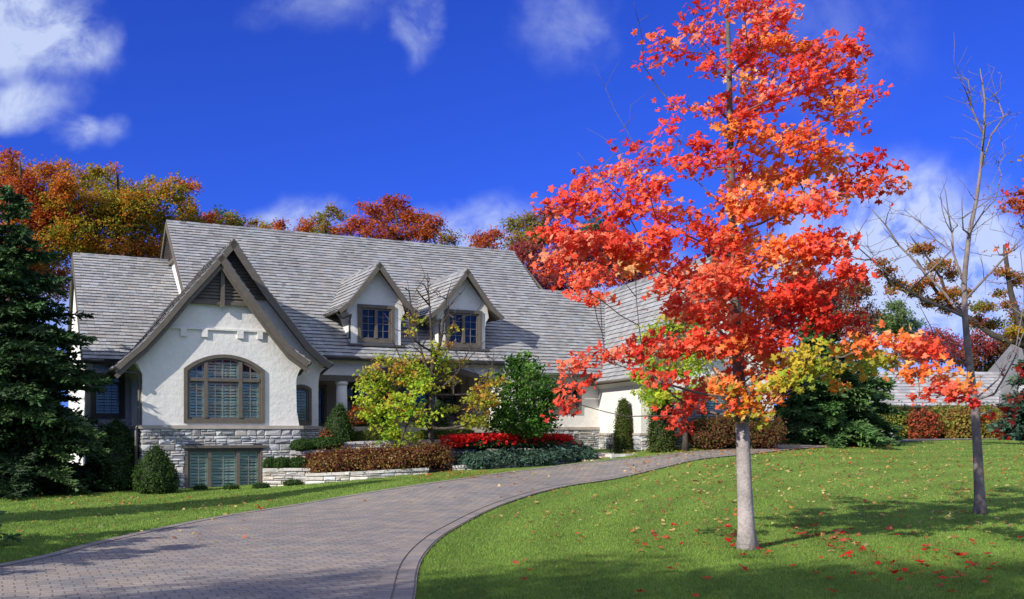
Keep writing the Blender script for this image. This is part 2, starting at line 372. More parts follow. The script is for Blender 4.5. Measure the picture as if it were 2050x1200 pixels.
# match each near point to the far edge by progress
def inward(E_, s, d):
    t = np.gradient(E_, axis=0); t /= np.linalg.norm(t, axis=1)[:, None]
    return E_ + np.stack([-t[:, 1], t[:, 0]], -1) * s * d
nc = 14; ts = np.linspace(0, 1, nc)
G = FE[:, None, :] * (1 - ts)[None, :, None] + NE[:, None, :] * ts[None, :, None]
Vd = np.concatenate([G, (gz(G[..., 0], G[..., 1]) + .022)[..., None]], -1).reshape(-1, 3)
ii = np.arange(len(FE) * nc).reshape(len(FE), nc); qd = np.stack([ii[:-1, :-1], ii[1:, :-1], ii[1:, 1:], ii[:-1, 1:]], -1).reshape(-1, 4)[:, ::-1]
def paver_mat(name, use_uv):
    m = bpy.data.materials.new(name); m.use_nodes = True; T = m.node_tree; L = T.links; P = T.nodes['Principled BSDF']
    P.inputs['Roughness'].default_value = .8; P.inputs['Specular IOR Level'].default_value = .25
    g = nd('ShaderNodeNewGeometry', T); mp = nd('ShaderNodeMapping', T)
    if use_uv:
        u = nd('ShaderNodeUVMap', T, uv_map='UVMap'); L.new(u.outputs[0], mp.inputs[0])
    else:
        nz = nd('ShaderNodeTexNoise', T); nz.inputs['Scale'].default_value = 3; L.new(g.outputs['Position'], nz.inputs['Vector'])
        wv = vmath('ADD', g.outputs['Position'], vmath('MULTIPLY', vmath('SUBTRACT', nz.outputs['Color'], (.5, .5, .5), T).outputs[0], (.06, .06, 0), T).outputs[0], T)
        L.new(wv.outputs[0], mp.inputs[0]); mp.inputs['Rotation'].default_value = (0, 0, math.radians(-27))
    br = nd('ShaderNodeTexBrick', T); L.new(mp.outputs[0], br.inputs['Vector']); br.inputs['Scale'].default_value = 1
    if use_uv: br.inputs['Brick Width'].default_value = .115; br.inputs['Row Height'].default_value = .2; br.offset = 0
    else: br.inputs['Brick Width'].default_value = .225; br.inputs['Row Height'].default_value = .15; br.offset = .5
    br.inputs['Mortar Size'].default_value = .008; br.inputs['Mortar Smooth'].default_value = .25
    br.inputs['Color1'].default_value = (.255, .228, .198, 1); br.inputs['Color2'].default_value = (.325, .294, .254, 1); br.inputs['Mortar'].default_value = (.155, .135, .125, 1)
    n = nd('ShaderNodeTexNoise', T); n.inputs['Scale'].default_value = 1.6; n.inputs['Detail'].default_value = 6; L.new(g.outputs['Position'], n.inputs['Vector'])
    n2 = nd('ShaderNodeTexNoise', T); n2.inputs['Scale'].default_value = 60; n2.inputs['Detail'].default_value = 5; L.new(g.outputs['Position'], n2.inputs['Vector'])
    cr = nd('ShaderNodeValToRGB', T); L.new(n.outputs['Fac'], cr.inputs[0]); e = cr.color_ramp.elements
    e[0].position = .36; e[0].color = (.84, .86, .92, 1); e[1].position = .64; e[1].color = (1.16, 1.07, 1.0, 1)
    m1 = nd('ShaderNodeMix', T, data_type='RGBA', blend_type='MULTIPLY'); m1.inputs['Factor'].default_value = 1; L.new(br.outputs['Color'], m1.inputs['A']); L.new(cr.outputs[0], m1.inputs['B'])
    mr = nd('ShaderNodeMapRange', T); L.new(n2.outputs['Fac'], mr.inputs[0]); mr.inputs[1].default_value = .25; mr.inputs[2].default_value = .75; mr.inputs[3].default_value = .72; mr.inputs[4].default_value = 1.28
    m2 = nd('ShaderNodeVectorMath', T, operation='SCALE'); L.new(m1.outputs['Result'], m2.inputs[0]); L.new(mr.outputs[0], m2.inputs['Scale'])
    L.new(m2.outputs[0], P.inputs['Base Color'])
    hh = fmath('SUBTRACT', fmath('MULTIPLY', n2.outputs['Fac'], .25, T), br.outputs['Fac'], T)
    b = nd('ShaderNodeBump', T); b.inputs['Distance'].default_value = .009; L.new(hh, b.inputs['Height']); L.new(b.outputs[0], P.inputs['Normal'])
    return m
M_pave = paver_mat('concrete_pavers', False); M_border = paver_mat('border_pavers', True)
dr = mesh_obj('driveway', Vd, qd, np.ones((len(qd), 3)), M_pave, smooth=[True] * len(qd)); tag(dr, kind='structure')
def border(E_, side, off, w, nm):
    A = inward(E_, side, off); B = inward(E_, side, off + w); n = len(A)
    P_ = np.concatenate([A, B]); V_ = np.column_stack([P_, gz(P_[:, 0], P_[:, 1]) + .030])
    f = np.array([(i, i + 1, n + i + 1, n + i) for i in range(n - 1)])
    if side > 0: f = f
    o = mesh_obj(nm, V_, f, np.ones((len(f), 3)), M_border); me = o.data
    s = np.concatenate([[0], np.cumsum(np.hypot(*(E_[1:] - E_[:-1]).T))]); uv = me.uv_layers.new(name='UVMap')
    vi = np.zeros(len(me.loops), np.int32); me.loops.foreach_get('vertex_index', vi)
    arr = np.stack([s[vi % n], np.where(vi >= n, w, 0.0) + .0], -1).astype(np.float32); uv.data.foreach_set('uv', arr.ravel())
    tag(o, kind='structure'); return o
border(NE, 1, 0.02, .19, 'driveway_border'); border(NE, 1, .235, .17, 'driveway_border'); border(FE, -1, .02, .19, 'driveway_border')

# ------------------------------------------------------------------ leaf clouds, skeletons
LOBE = [(0, -.28), (.28, -.36), (.20, -.10), (.54, .14), (.17, .17), (.20, .40), (0, .62), (-.20, .40), (-.17, .17), (-.54, .14), (-.20, -.10), (-.28, -.36)]
OVAL = [(0, -.5), (.3, -.1), (.22, .3), (0, .5), (-.22, .3), (-.3, -.1)]
OAK = [(0, -.5), (.32, -.12), (.14, .02), (.34, .28), (0, .52), (-.30, .26), (-.12, 0), (-.34, -.14)]
DIA = [(0, -.5), (.3, 0), (0, .5), (-.3, 0)]
BLADE = [(-.07, 0), (.07, 0), (0, 1)]
def leaf_arrays(C, S, Nn, cols, shape, fold=.25, rng=None, axis_hint=None):
    N = len(C); C = np.asarray(C, float); S = np.asarray(S, float)
    Nn = Nn / np.maximum(np.linalg.norm(Nn, axis=1), 1e-6)[:, None]
    if axis_hint is None: h = rng.normal(size=(N, 3)); h[:, 2] -= .5
    else: h = axis_hint
    t = h - Nn * (h * Nn).sum(1)[:, None]; t /= np.maximum(np.linalg.norm(t, axis=1), 1e-6)[:, None]
    b = np.cross(Nn, t); sh = np.array(shape); K = len(sh)
    fd = rng.uniform(-.1, 1, N) * fold
    V = C[:, None, :] + (b[:, None, :] * sh[None, :, 0, None] + t[:, None, :] * sh[None, :, 1, None] - Nn[:, None, :] * (np.abs(sh[None, :, 0, None]) + .35 * sh[None, :, 1, None] ** 2) * fd[:, None, None] + Nn[:, None, :] * rng.normal(0, .07, (N, K, 1))) * S[:, None, None]
    return V.reshape(-1, 3), np.arange(N * K).reshape(N, K), np.asarray(cols)
def merge(parts):
    V = []; Fs = []; Cs = []; n = 0
    for v, f, c in parts:
        V.append(np.asarray(v)); n0 = n; n += len(v)
        if isinstance(f, np.ndarray): Fs += (f + n0).tolist()
        else: Fs += [tuple(i + n0 for i in q) for q in f]
        Cs.append(np.asarray(c).reshape(-1, 3))
    return np.concatenate(V), Fs, np.concatenate(Cs)
def palette(rng, n, cols, jit=.16, base=None):
    """cols: list of (sRGB-like albedo triple in linear, weight)"""
    P = np.array([c for c, w in cols]); w = np.array([w for c, w in cols], float); w /= w.sum()
    k = rng.choice(len(P), size=n, p=w); c = P[k] * (1 + rng.normal(0, jit, (n, 1))) * (1 + rng.normal(0, jit * .4, (n, 3)))
    return np.clip(c, .003, .95)
class Skel:
    def __init__(s, trunk, r0, r1, step=.25, rng=None):
        s.P = []; s.par = []; s.rmin = []; s.rng = rng or np.random.default_rng(1)
        tr = [np.array(p, float) for p in trunk]; d = [0]
        for a, b in zip(tr[:-1], tr[1:]): d.append(d[-1] + np.linalg.norm(b - a))
        n = max(3, int(d[-1] / step)); t = np.linspace(0, d[-1], n)
        T = np.stack([np.interp(t, d, [p[k] for p in tr]) for k in range(3)], -1)
        for i in range(n):
            s.P.append(T[i]); s.par.append(i - 1); s.rmin.append((r0 + (r1 - r0) * (t[i] / d[-1]) ** .8) * (1 + .42 * math.exp(-t[i] / .16)))
        s.nt = n; s.first = 0
    def start(s, zmin):   # lowest trunk node limbs may leave from
        s.first = next((i for i in range(s.nt) if s.P[i][2] >= zmin), s.nt - 2)
    def limb(s, target, step=.3, lift=.25, rise=1.5, jit=.05, rmin=0):
        t = np.array(target, float); A = np.array(s.P[s.first:]); d = t - A; h = np.hypot(d[:, 0], d[:, 1]); L_ = np.linalg.norm(d, axis=1)
        sc_ = L_ + rise * np.maximum(0, (A[:, 2] + .45 * h) - t[2])
        i = s.first + int(np.argmin(sc_)); a = np.array(s.P[i]); L0 = float(np.linalg.norm(t - a)); n = max(2, int(L0 / step))
        ctrl = (a + t) / 2 + np.array([0, 0, -lift * .35 * L0]) * (1 if t[2] > a[2] else -.6) + s.rng.normal(0, jit * L0, 3)
        prev = i
        for k in range(1, n + 1):
            u = k / n; p = a * (1 - u) ** 2 + ctrl * 2 * u * (1 - u) + t * u * u
            if k < n: p = p + s.rng.normal(0, jit * step * .8, 3)
            s.P.append(p); s.par.append(prev); s.rmin.append(rmin); prev = len(s.P) - 1
        return prev
    def path(s, pts, r0, r1):   # explicit limb through given points from the nearest node
        a = np.array(pts[0], float); i = int(np.argmin(np.linalg.norm(np.array(s.P) - a, axis=1))); prev = i
        pts = [s.P[i]] + [np.array(p, float) for p in pts[1:]]; n = len(pts) - 1; k = 0
        for a, b in zip(pts[:-1], pts[1:]):
            m_ = max(1, int(np.linalg.norm(b - a) / .3))
            for j in range(1, m_ + 1):
                u = (k + j / m_) / n; s.P.append(a + (b - a) * j / m_ + (s.rng.normal(0, .012, 3) if j < m_ else 0)); s.par.append(prev); s.rmin.append(r0 + (r1 - r0) * u); prev = len(s.P) - 1
            k += 1
        return prev
    def mesh(s, rtip, power=.5, sides=6, shade=None):
        n = len(s.P); cnt = np.ones(n); kids = [[] for _ in range(n)]
        leafc = np.zeros(n)
        for i in range(n - 1, 0, -1): kids[s.par[i]].append(i)
        for i in range(n - 1, -1, -1): leafc[i] = sum(leafc[k] for k in kids[i]) if kids[i] else 1
        R = np.maximum(rtip * leafc ** power, s.rmin)
        R[:s.nt] = s.rmin[:s.nt]
        for i in range(1, n):
            R[i] = min(R[i], R[s.par[i]] * (1 if i < s.nt else .92))
        mb = MB(); seen = set(); stack = [(0, None)]
        while stack:
            i, src = stack.pop(); ch = [i] if src is None else [src, i]
            cur = i
            while kids[cur]:
                ks = kids[cur]
                if cur < s.nt - 1: nxt = cur + 1 if cur + 1 in ks else max(ks, key=lambda k: R[k])
                else: nxt = max(ks, key=lambda k: leafc[k])
                for k in ks:
                    if k != nxt: stack.append((k, cur))
                ch.append(nxt); cur = nxt
            rr = [R[k] for k in ch]
            if src is not None: rr[0] = min(R[src], rr[1] * 1.15)
            rr[-1] *= .6
            r0 = rr[0]; sd_ = sides if r0 < .05 else sides + 4
            if r0 < .012: sd_ = 4
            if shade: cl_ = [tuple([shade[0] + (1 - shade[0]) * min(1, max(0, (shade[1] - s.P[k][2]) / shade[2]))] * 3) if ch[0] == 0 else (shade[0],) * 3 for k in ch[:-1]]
            else: cl_ = (1, 1, 1)
            mb.tube([s.P[k] for k in ch], rr, sd_, cl_)
        return mb

# ------------------------------------------------------------------ house
rs = random.Random(7)
TH = math.atan(2000 / 4075); D0 = 28.0; HO = Vector(((285 - 1025) / F * D0, D0, 0))
HU = Vector((math.cos(TH), math.sin(TH), 0)); HV = Vector((-math.sin(TH), math.cos(TH), 0))
def hw(u, v, z=0): return HO + HU * u + HV * v + Vector((0, 0, z))
house = thing('house', 'large white stucco house with grey shake roofs, two dormers and a tall louvred front gable', 'house', HO, TH)
CZ = 1.88        # top of the stone plinth / ground floor level

def gray_tint(r, lo=.80, hi=1.12, base=(.342, .338, .336)):
    k = r.uniform(lo, hi); w = r.gauss(0, .03)
    if r.random() < .03: k *= .8
    return (base[0] * k * (1 + w), base[1] * k, base[2] * k * (1 - w))
def shakes(mb, surf, smax, interval, expo=.225, wmin=.11, wmax=.32, th=.045, r=rs, base=(.342, .338, .336)):
    s = 0.0
    while s < smax - .02:
        e = min(expo, smax - s); iv = interval(s + e * .5)
        if iv:
            a, a1 = iv; a += 0; first = True
            while a < a1 - .01:
                w = min(r.uniform(wmin, wmax), a1 - a); 
                if a1 - a - w < .05: w = a1 - a
                jl = r.uniform(-.010, .008); t = th * r.uniform(.85, 1.15)
                s0 = s + jl; s1 = min(s + e + .05, smax)
                b0, nn = surf(a + .002, s0); b1, _ = surf(a + w - .004, s0); c0, n2 = surf(a + .002, s1); c1, _ = surf(a + w - .004, s1)
                lift = .004 + r.uniform(0, .004)
                v = [b0 + nn * lift, b1 + nn * lift, c1 + n2 * lift, c0 + n2 * lift, b0 + nn * (t + lift), b1 + nn * (t + lift), c1 + n2 * (lift + .006), c0 + n2 * (lift + .006)]
                mb.add(v, [(4, 5, 6, 7), (0, 1, 5, 4), (0, 4, 7, 3), (1, 2, 6, 5)], gray_tint(r, base=base))
                q = mb.c[-1]; mb.c[-3] = (q[0] * .3, q[1] * .28, q[2] * .27)      # weathered end grain, darkened to paint the shadow line under each course
                a += w
        s += expo
def plane_surf(O, A, Bd):
    O, A, Bd = Vector(O), Vector(A), Vector(Bd); n = A.cross(Bd).normalized()
    if n.z < 0: n = -n
    return lambda a, s: (O + A * a + Bd * s, n)
def profile_surf(prof, v_axis=1, sgn=1):
    """prof: list of (h, z) from eave to ridge; runs along local v"""
    d = [0]
    for p, q in zip(prof[:-1], prof[1:]): d.append(d[-1] + math.hypot(q[0] - p[0], q[1] - p[1]))
    def f(a, s):
        s_ = min(max(s, -.05), d[-1]); k = 0
        while k < len(d) - 2 and s_ > d[k + 1]: k += 1
        u = (s_ - d[k]) / (d[k + 1] - d[k]); p, q = prof[k], prof[k + 1]
        x, z = p[0] + (q[0] - p[0]) * u, p[1] + (q[1] - p[1]) * u
        def nrm(j):
            j = min(max(j, 0), len(prof) - 2); e = (prof[j + 1][0] - prof[j][0], prof[j + 1][1] - prof[j][1]); l = math.hypot(*e); n = (-e[1] / l, e[0] / l)
            return n if n[1] > 0 else (-n[0], -n[1])
        n0 = nrm(k); nb_ = nrm(k - 1) if u < .5 else nrm(k + 1); w = abs(u - .5)
        n = (n0[0] * (1 - w) + nb_[0] * w, n0[1] * (1 - w) + nb_[1] * w)
        return Vector((x, a, z)), Vector((n[0], 0, n[1])).normalized()
    return f, d[-1]

# main roof plane
P0 = math.radians(35.3); CP, SP_ = math.cos(P0), math.sin(P0); VE0 = 1.09; ZE0 = 3.73
def rz(v): return ZE0 + (v - VE0) * math.tan(P0)
VR = 9.29; ZR = rz(VR); UL = 1.79
Zlw = lambda v: 3.87 + (v - 2.8) * (8.07 - 3.87) / (VR - 2.8)      # left wing roof plane
mb = MB(); surf = plane_surf((0, VE0, ZE0), (1, 0, 0), (0, CP, SP_))
def main_iv(s):
    v = VE0 + s * CP
    if v < 1.7: return (12.0, 15.7 + (v - 1.09) * .64)
    if v < 6.37: return (UL, 15.7 + (v - 1.09) * .64)
    return (UL, 15.9 + (v - 6.35) * .092)
shakes(mb, surf, (VR - VE0) / CP, main_iv)
# deck under the shakes, back slope, ridge caps
def deck(mb, pts, t=.16, col=(.10, .085, .07)):
    pts = [Vector(p) for p in pts]; n = (pts[1] - pts[0]).cross(pts[-1] - pts[0]).normalized()
    if n.z < 0: n = -n
    m_ = len(pts); lo = [p - n * t for p in pts]
    mb.add(pts + lo, [tuple(range(m_)), tuple(range(2 * m_ - 1, m_ - 1, -1))] + [(i, (i + 1) % m_, m_ + (i + 1) % m_, m_ + i) for i in range(m_)], col)
ZB = ZR - (15.9 - VR) * math.tan(P0)
deck(mb, [(UL + .02, 1.72, rz(1.72)), (16.9, 1.72, rz(1.72)), (18.9, 6.33, rz(6.33)), (UL + .02, 6.33, rz(6.33))])
deck(mb, [(12.02, 1.11, rz(1.11)), (15.7, 1.11, rz(1.11)), (16.1, 1.72, rz(1.72)), (12.02, 1.72, rz(1.72))])
deck(mb, [(UL + .02, 6.33, rz(6.33)), (15.9, 6.33, rz(6.33)), (16.15, VR, ZR), (UL + .02, VR, ZR)])
deck(mb, [(UL + .02, VR, ZR), (16.15, VR, ZR), (16.4, 15.9, ZB), (UL + .02, 15.9, ZB)])
deck(mb, [(15.9, 6.35, rz(6.35)), (18.9, 6.35, rz(6.35)), (18.9, 11.5, rz(6.35) - 3.4), (15.9, 11.5, rz(6.35) - 3.4)])
def ridge_caps(mb, a, b, w=.14, rise=.05, r=rs, slope=.7):
    a, b = Vector(a), Vector(b); L_ = (b - a).length; d = (b - a).normalized(); side = d.cross(Vector((0, 0, 1))).normalized(); x = 0
    while x < L_:
        e = min(x + .26, L_); k = r.uniform(0, .02); c = gray_tint(r, .5, .95)
        for sg in (-1, 1):
            p = [a + d * x + Vector((0, 0, rise + k)), a + d * e + Vector((0, 0, rise)), a + d * e + side * sg * w + Vector((0, 0, rise - w * slope)), a + d * x + side * sg * w + Vector((0, 0, rise + k - w * slope))]
            q = [v - Vector((0, 0, .03)) for v in p]
            mb.add(p + q, [(0, 1, 2, 3), (3, 2, 6, 7), (0, 3, 7, 4), (1, 5, 6, 2)], c)
        x += .24
ridge_caps(mb, (UL, VR, ZR), (16.2, VR, ZR)); ridge_caps(mb, (15.9, 6.35, rz(6.35)), (18.9, 6.35, rz(6.35)))
mb.build('roof', M_shake, house)

# left wing roof
ULW = -1.40
mb = MB(); cl = math.hypot(VR - 2.8, 8.07 - 3.87); Bd = Vector((0, VR - 2.8, 8.07 - 3.87)) / cl
shakes(mb, plane_surf((0, 2.8, 3.87), (1, 0, 0), Bd), cl, lambda s: (ULW, UL + .2))
deck(mb, [(ULW + .02, 2.82, Zlw(2.82)), (UL + .3, 2.82, Zlw(2.82)), (UL + .3, VR, 8.07), (ULW + .02, VR, 8.07)])
deck(mb, [(ULW + .02, VR, 8.07), (UL + .3, VR, 8.07), (UL + .3, 15.7, 3.9), (ULW + .02, 15.7, 3.9)])
ridge_caps(mb, (ULW, VR, 8.07), (UL + .1, VR, 8.07))
mb.build('roof', M_shake, house)

# gable roofs of the front projection
LEFT = [(-.79, 3.40), (-.48, 3.72), (-.05, 4.11), (.50, 4.76), (1.06, 5.50), (1.63, 6.17), (2.14, 6.79)]
LEFT2 = LEFT + [(2.62, 7.40)]
RIGHT2 = [(5.60, 3.80), (5.35, 3.96), (4.91, 4.35), (4.34, 5.05), (3.63, 5.93), (3.08, 6.72), (2.62, 7.40)]
RIGHT1 = [(4.68, 3.78), (4.15, 4.14), (3.68, 4.71), (3.13, 5.42), (2.61, 6.12), (2.14, 6.79)]
mb = MB()
sf, sl_ = profile_surf(LEFT2)
_, l1 = profile_surf(LEFT)
def left_iv(s):
    p, _n2 = sf(0, s); z = p.z; u = p.x
    vh = (2.8 + (z - 3.87) / .647) if u < UL else (VE0 + (z - ZE0) / math.tan(P0))
    return (-.3 if s < l1 else .55, max(vh, 3.2 if u < UL else 1.5))
shakes(mb, sf, sl_, left_iv)
sf2, sr_ = profile_surf(RIGHT2)
shakes(mb, sf2, sr_, lambda s: (.55, max(1.5, VE0 + (sf2(0, s)[0].z - ZE0) / math.tan(P0))))
sf3, sr3 = profile_surf(RIGHT1)
shakes(mb, sf3, sr3, lambda s: (-.3, 1.05))
def prof_deck(mb, prof, v0, v1f, t=.1):
    pr = [(h, z) for h, z in prof]
    for p, q in zip(pr[:-1], pr[1:]):
        l = math.hypot(q[0] - p[0], q[1] - p[1]); n = Vector((-(q[1] - p[1]) / l, 0, (q[0] - p[0]) / l))
        if n.z < 0: n = -n
        v1a, v1b = v1f(p[0], p[1]), v1f(q[0], q[1])
        a = [Vector((p[0], v0, p[1])), Vector((q[0], v0, q[1])), Vector((q[0], v1b, q[1])), Vector((p[0], v1a, p[1]))]; b = [x - n * t for x in a]
        mb.add(a + b, [(0, 1, 2, 3), (7, 6, 5, 4), (0, 4, 5, 1), (1, 5, 6, 2), (2, 6, 7, 3), (3, 7, 4, 0)], (.09, .075, .06))
vhit = lambda u, z: max((2.8 + (z - 3.87) / .647) if u < UL else (VE0 + (z - ZE0) / math.tan(P0)), 3.2 if u < UL else 1.5)
prof_deck(mb, LEFT, -.28, vhit); prof_deck(mb, LEFT2[-2:], .57, vhit); prof_deck(mb, RIGHT2, .57, lambda u, z: max(1.5, VE0 + (z - ZE0) / math.tan(P0))); prof_deck(mb, RIGHT1, -.28, lambda u, z: 1.0)
ridge_caps(mb, (2.62, .55, 7.40), (2.62, 6.2, 7.40), slope=1.2); ridge_caps(mb, (2.14, -.3, 6.79), (2.14, 1.0, 6.79), slope=1.2)
mb.build('roof', M_shake, house)
# rake boards
mb = MB()
mb.ribbon(LEFT, .13, -.35, -.30); mb.ribbon(RIGHT1, .19, -.35, -.30)
mb.ribbon(LEFT2[-2:], .17, .50, .55); mb.ribbon(RIGHT2, .19, .50, .55)
mb.ribbon([(p[0] + .03, p[1] - .16) for p in LEFT], .12, -.30, -.22); mb.ribbon([(p[0] - .03, p[1] - .20) for p in RIGHT1], .12, -.30, -.22)
mb.islands('rake_board', M_trim, house)

# louvred peaks
def louvers(mb, tri, v, pitch=.095, depth=.06):
    """tri: (u_left(z), u_right(z)) functions, zmin, zmax"""
    ul, ur, z0, z1 = tri; z = z0
    while z < z1 - .05:
        a, b = ul(z + .05), ur(z + .05)
        if b - a > .06:
            mb.add([(a, v - depth, z), (b, v - depth, z), (b, v - .005, z + pitch * .95), (a, v - .005, z + pitch * .95), (a, v - depth, z + .018), (b, v - depth, z + .018), (b, v - .005, z + pitch * .95 + .018), (a, v - .005, z + pitch * .95 + .018)],
                   [(4, 5, 6, 7), (0, 1, 5, 4), (0, 3, 2, 1), (0, 4, 7, 3), (1, 2, 6, 5)])
        z += pitch
def interp_prof(prof, z):
    for p, q in zip(prof[:-1], prof[1:]):
        if min(p[1], q[1]) <= z <= max(p[1], q[1]) + 1e-6:
            t = (z - p[1]) / (q[1] - p[1] + 1e-9); return p[0] + (q[0] - p[0]) * t
    return prof[-1][0] if z > prof[-1][1] else prof[0][0]
mb = MB()
louvers(mb, (lambda z: interp_prof(LEFT, z + .18), lambda z: interp_prof(RIGHT1, z + .18), 5.45, 6.62), -.05)
louvers(mb, (lambda z: interp_prof(LEFT2, z + .1), lambda z: interp_prof(RIGHT2, z + .12), 5.80, 7.30), .97)
mb.islands('louver', M_trim, house)
mb = MB(); mb.box(1.10, 3.2, -.13, -.02, 5.36, 5.45); mb.box(3.3, 3.95, .90, 1.0, 5.70, 5.79)
mb.box(2.11, 2.22, -.20, -.11, 5.28, 6.62); mb.build('tie_beam', M_trim, house)
# stucco walls
def wing_pts(pts): return pts
mb = MB()
fw = [(0.0, CZ - .02), (4.44, CZ - .02), (4.36, 2.3), (4.34, 3.05), (4.35, 3.30), (4.44, 3.55), (4.60, 3.70), (4.05, 4.10), (3.60, 4.66), (3.05, 5.36), (2.56, 6.02), (2.14, 6.60), (1.66, 6.02), (1.12, 5.38), (.56, 4.62), (.02, 3.98), (-.24, 3.70), (-.12, 3.56), (0, 3.32), (0.0, 3.0)]
def arc_hole(u0, u1, z0, zs, rise, n=16):
    c = (u0 + u1) / 2; h = (u1 - u0) / 2; R = (h * h + rise * rise) / (2 * rise); zc = zs + rise - R; a0 = math.asin(h / R)
    pts = [(u0, z0), (u1, z0)]
    for k in range(n + 1):
        a = a0 - 2 * a0 * k / n; pts.append((c + R * math.sin(a), zc + R * math.cos(a)))
    return pts
W1 = arc_hole(1.16, 3.35, 2.0, 3.47, .42)
mb.panel(fw, [W1], t=.22)
rw = [(4.3, CZ - .02), (5.28, CZ - .02), (5.28, 3.15), (5.32, 3.45), (5.40, 3.66), (5.52, 3.80), (4.86, 4.27), (4.29, 4.97), (3.58, 5.83), (3.03, 6.62), (2.62, 7.2), (1.9, 6.1), (1.4, 5.4), (4.3, 4.0)]
W3 = arc_hole(4.47, 5.02, 1.96, 3.0, .12)
mb.panel(rw, [W3], O=(0, 1.0, 0), t=.22)
mb.box(0.0, .2, .22, 3.28, CZ, 3.85)                                     # left return of the projection
mb.add([(-.28, .1, 3.72), (-.28, 3.2, 3.72), (0.0, 3.2, 3.30), (0, .1, 3.30), (0.05, .1, 3.9), (.05, 3.2, 3.9)], [(0, 3, 2, 1), (0, 1, 5, 4), (0, 4, 3), (1, 2, 5)])   # flared eave cove
mb.box(4.14, 4.338, .22, 1.0, CZ, 4.0)
mb.add([(4.34, .2, 3.3), (4.34, 1.0, 3.3), (4.64, 1.0, 3.74), (4.64, .2, 3.74), (4.3, .2, 4.0), (4.3, 1, 4.0)], [(0, 1, 2, 3), (3, 2, 5, 4), (0, 3, 4), (1, 5, 2)])
mb.box(5.08, 5.28, 1.22, 4.6, CZ, 4.0)
# left wing
mb.panel([(-1.30, CZ), (0, CZ), (0, 4.0), (-1.30, 4.0)], [[(-1.10, 2.15), (-.22, 2.15), (-.22, 3.45), (-1.10, 3.45)]], O=(0, 3.28, 0), t=.2)
mb.panel([(3.28, -.3), (15.4, -.3), (15.4, 4.0), (VR, 7.9), (3.28, 4.02), (2.95, 3.8), (3.28, 3.4)], O=(-1.30, 0, 0), X=(0, 1, 0), N=(-1, 0, 0), t=.2)
mb.panel([(3.3, 4.0), (15.4, 4.0), (15.4, ZB), (VR, ZR - .12), (3.3, rz(3.3) - .1)], O=(UL + .12, 0, 0), X=(0, 1, 0), N=(-1, 0, 0), t=.2)
mb.panel([(1.7, -.3), (15.6, -.3), (15.6, 4.8), (VR, ZR - .15), (1.7, rz(1.7) - .15)], O=(16.0, 0, 0), X=(0, 1, 0), N=(1, 0, 0), t=.2)
mb.box(-1.3, 16, 15.2, 15.4, -.3, 4.6)
# right wall beside the wing
mb.panel([(12.0, CZ), (15.95, CZ), (15.95, 4.0), (12.0, 4.0)], [[(13.9, 2.42), (15.05, 2.42), (15.05, 3.32), (13.9, 3.32)]], O=(0, 1.6, 0), t=.2)
mb.box(12.0, 12.2, 1.8, 4.6, CZ, 4.1)
mb.islands('wall', M_stucco, house)
mb = MB(); zz = 4.62; seg = [(.72, zz + .04), (.72, zz)]
pts = [(.62, 4.68), (3.86, 4.68), (3.86, 4.63), (3.34, 4.63), (3.34, 4.42), (3.18, 4.42), (3.18, 4.63), (2.78, 4.63), (2.78, 4.42), (2.60, 4.42), (2.60, 4.63), (1.77, 4.63), (1.77, 4.42), (1.60, 4.42), (1.60, 4.63), (1.19, 4.63), (1.19, 4.42), (1.02, 4.42), (1.02, 4.63), (.62, 4.63)]
mb.panel(pts, t=.07, proud=.06); mb.build('stucco_band', M_stucco, house)

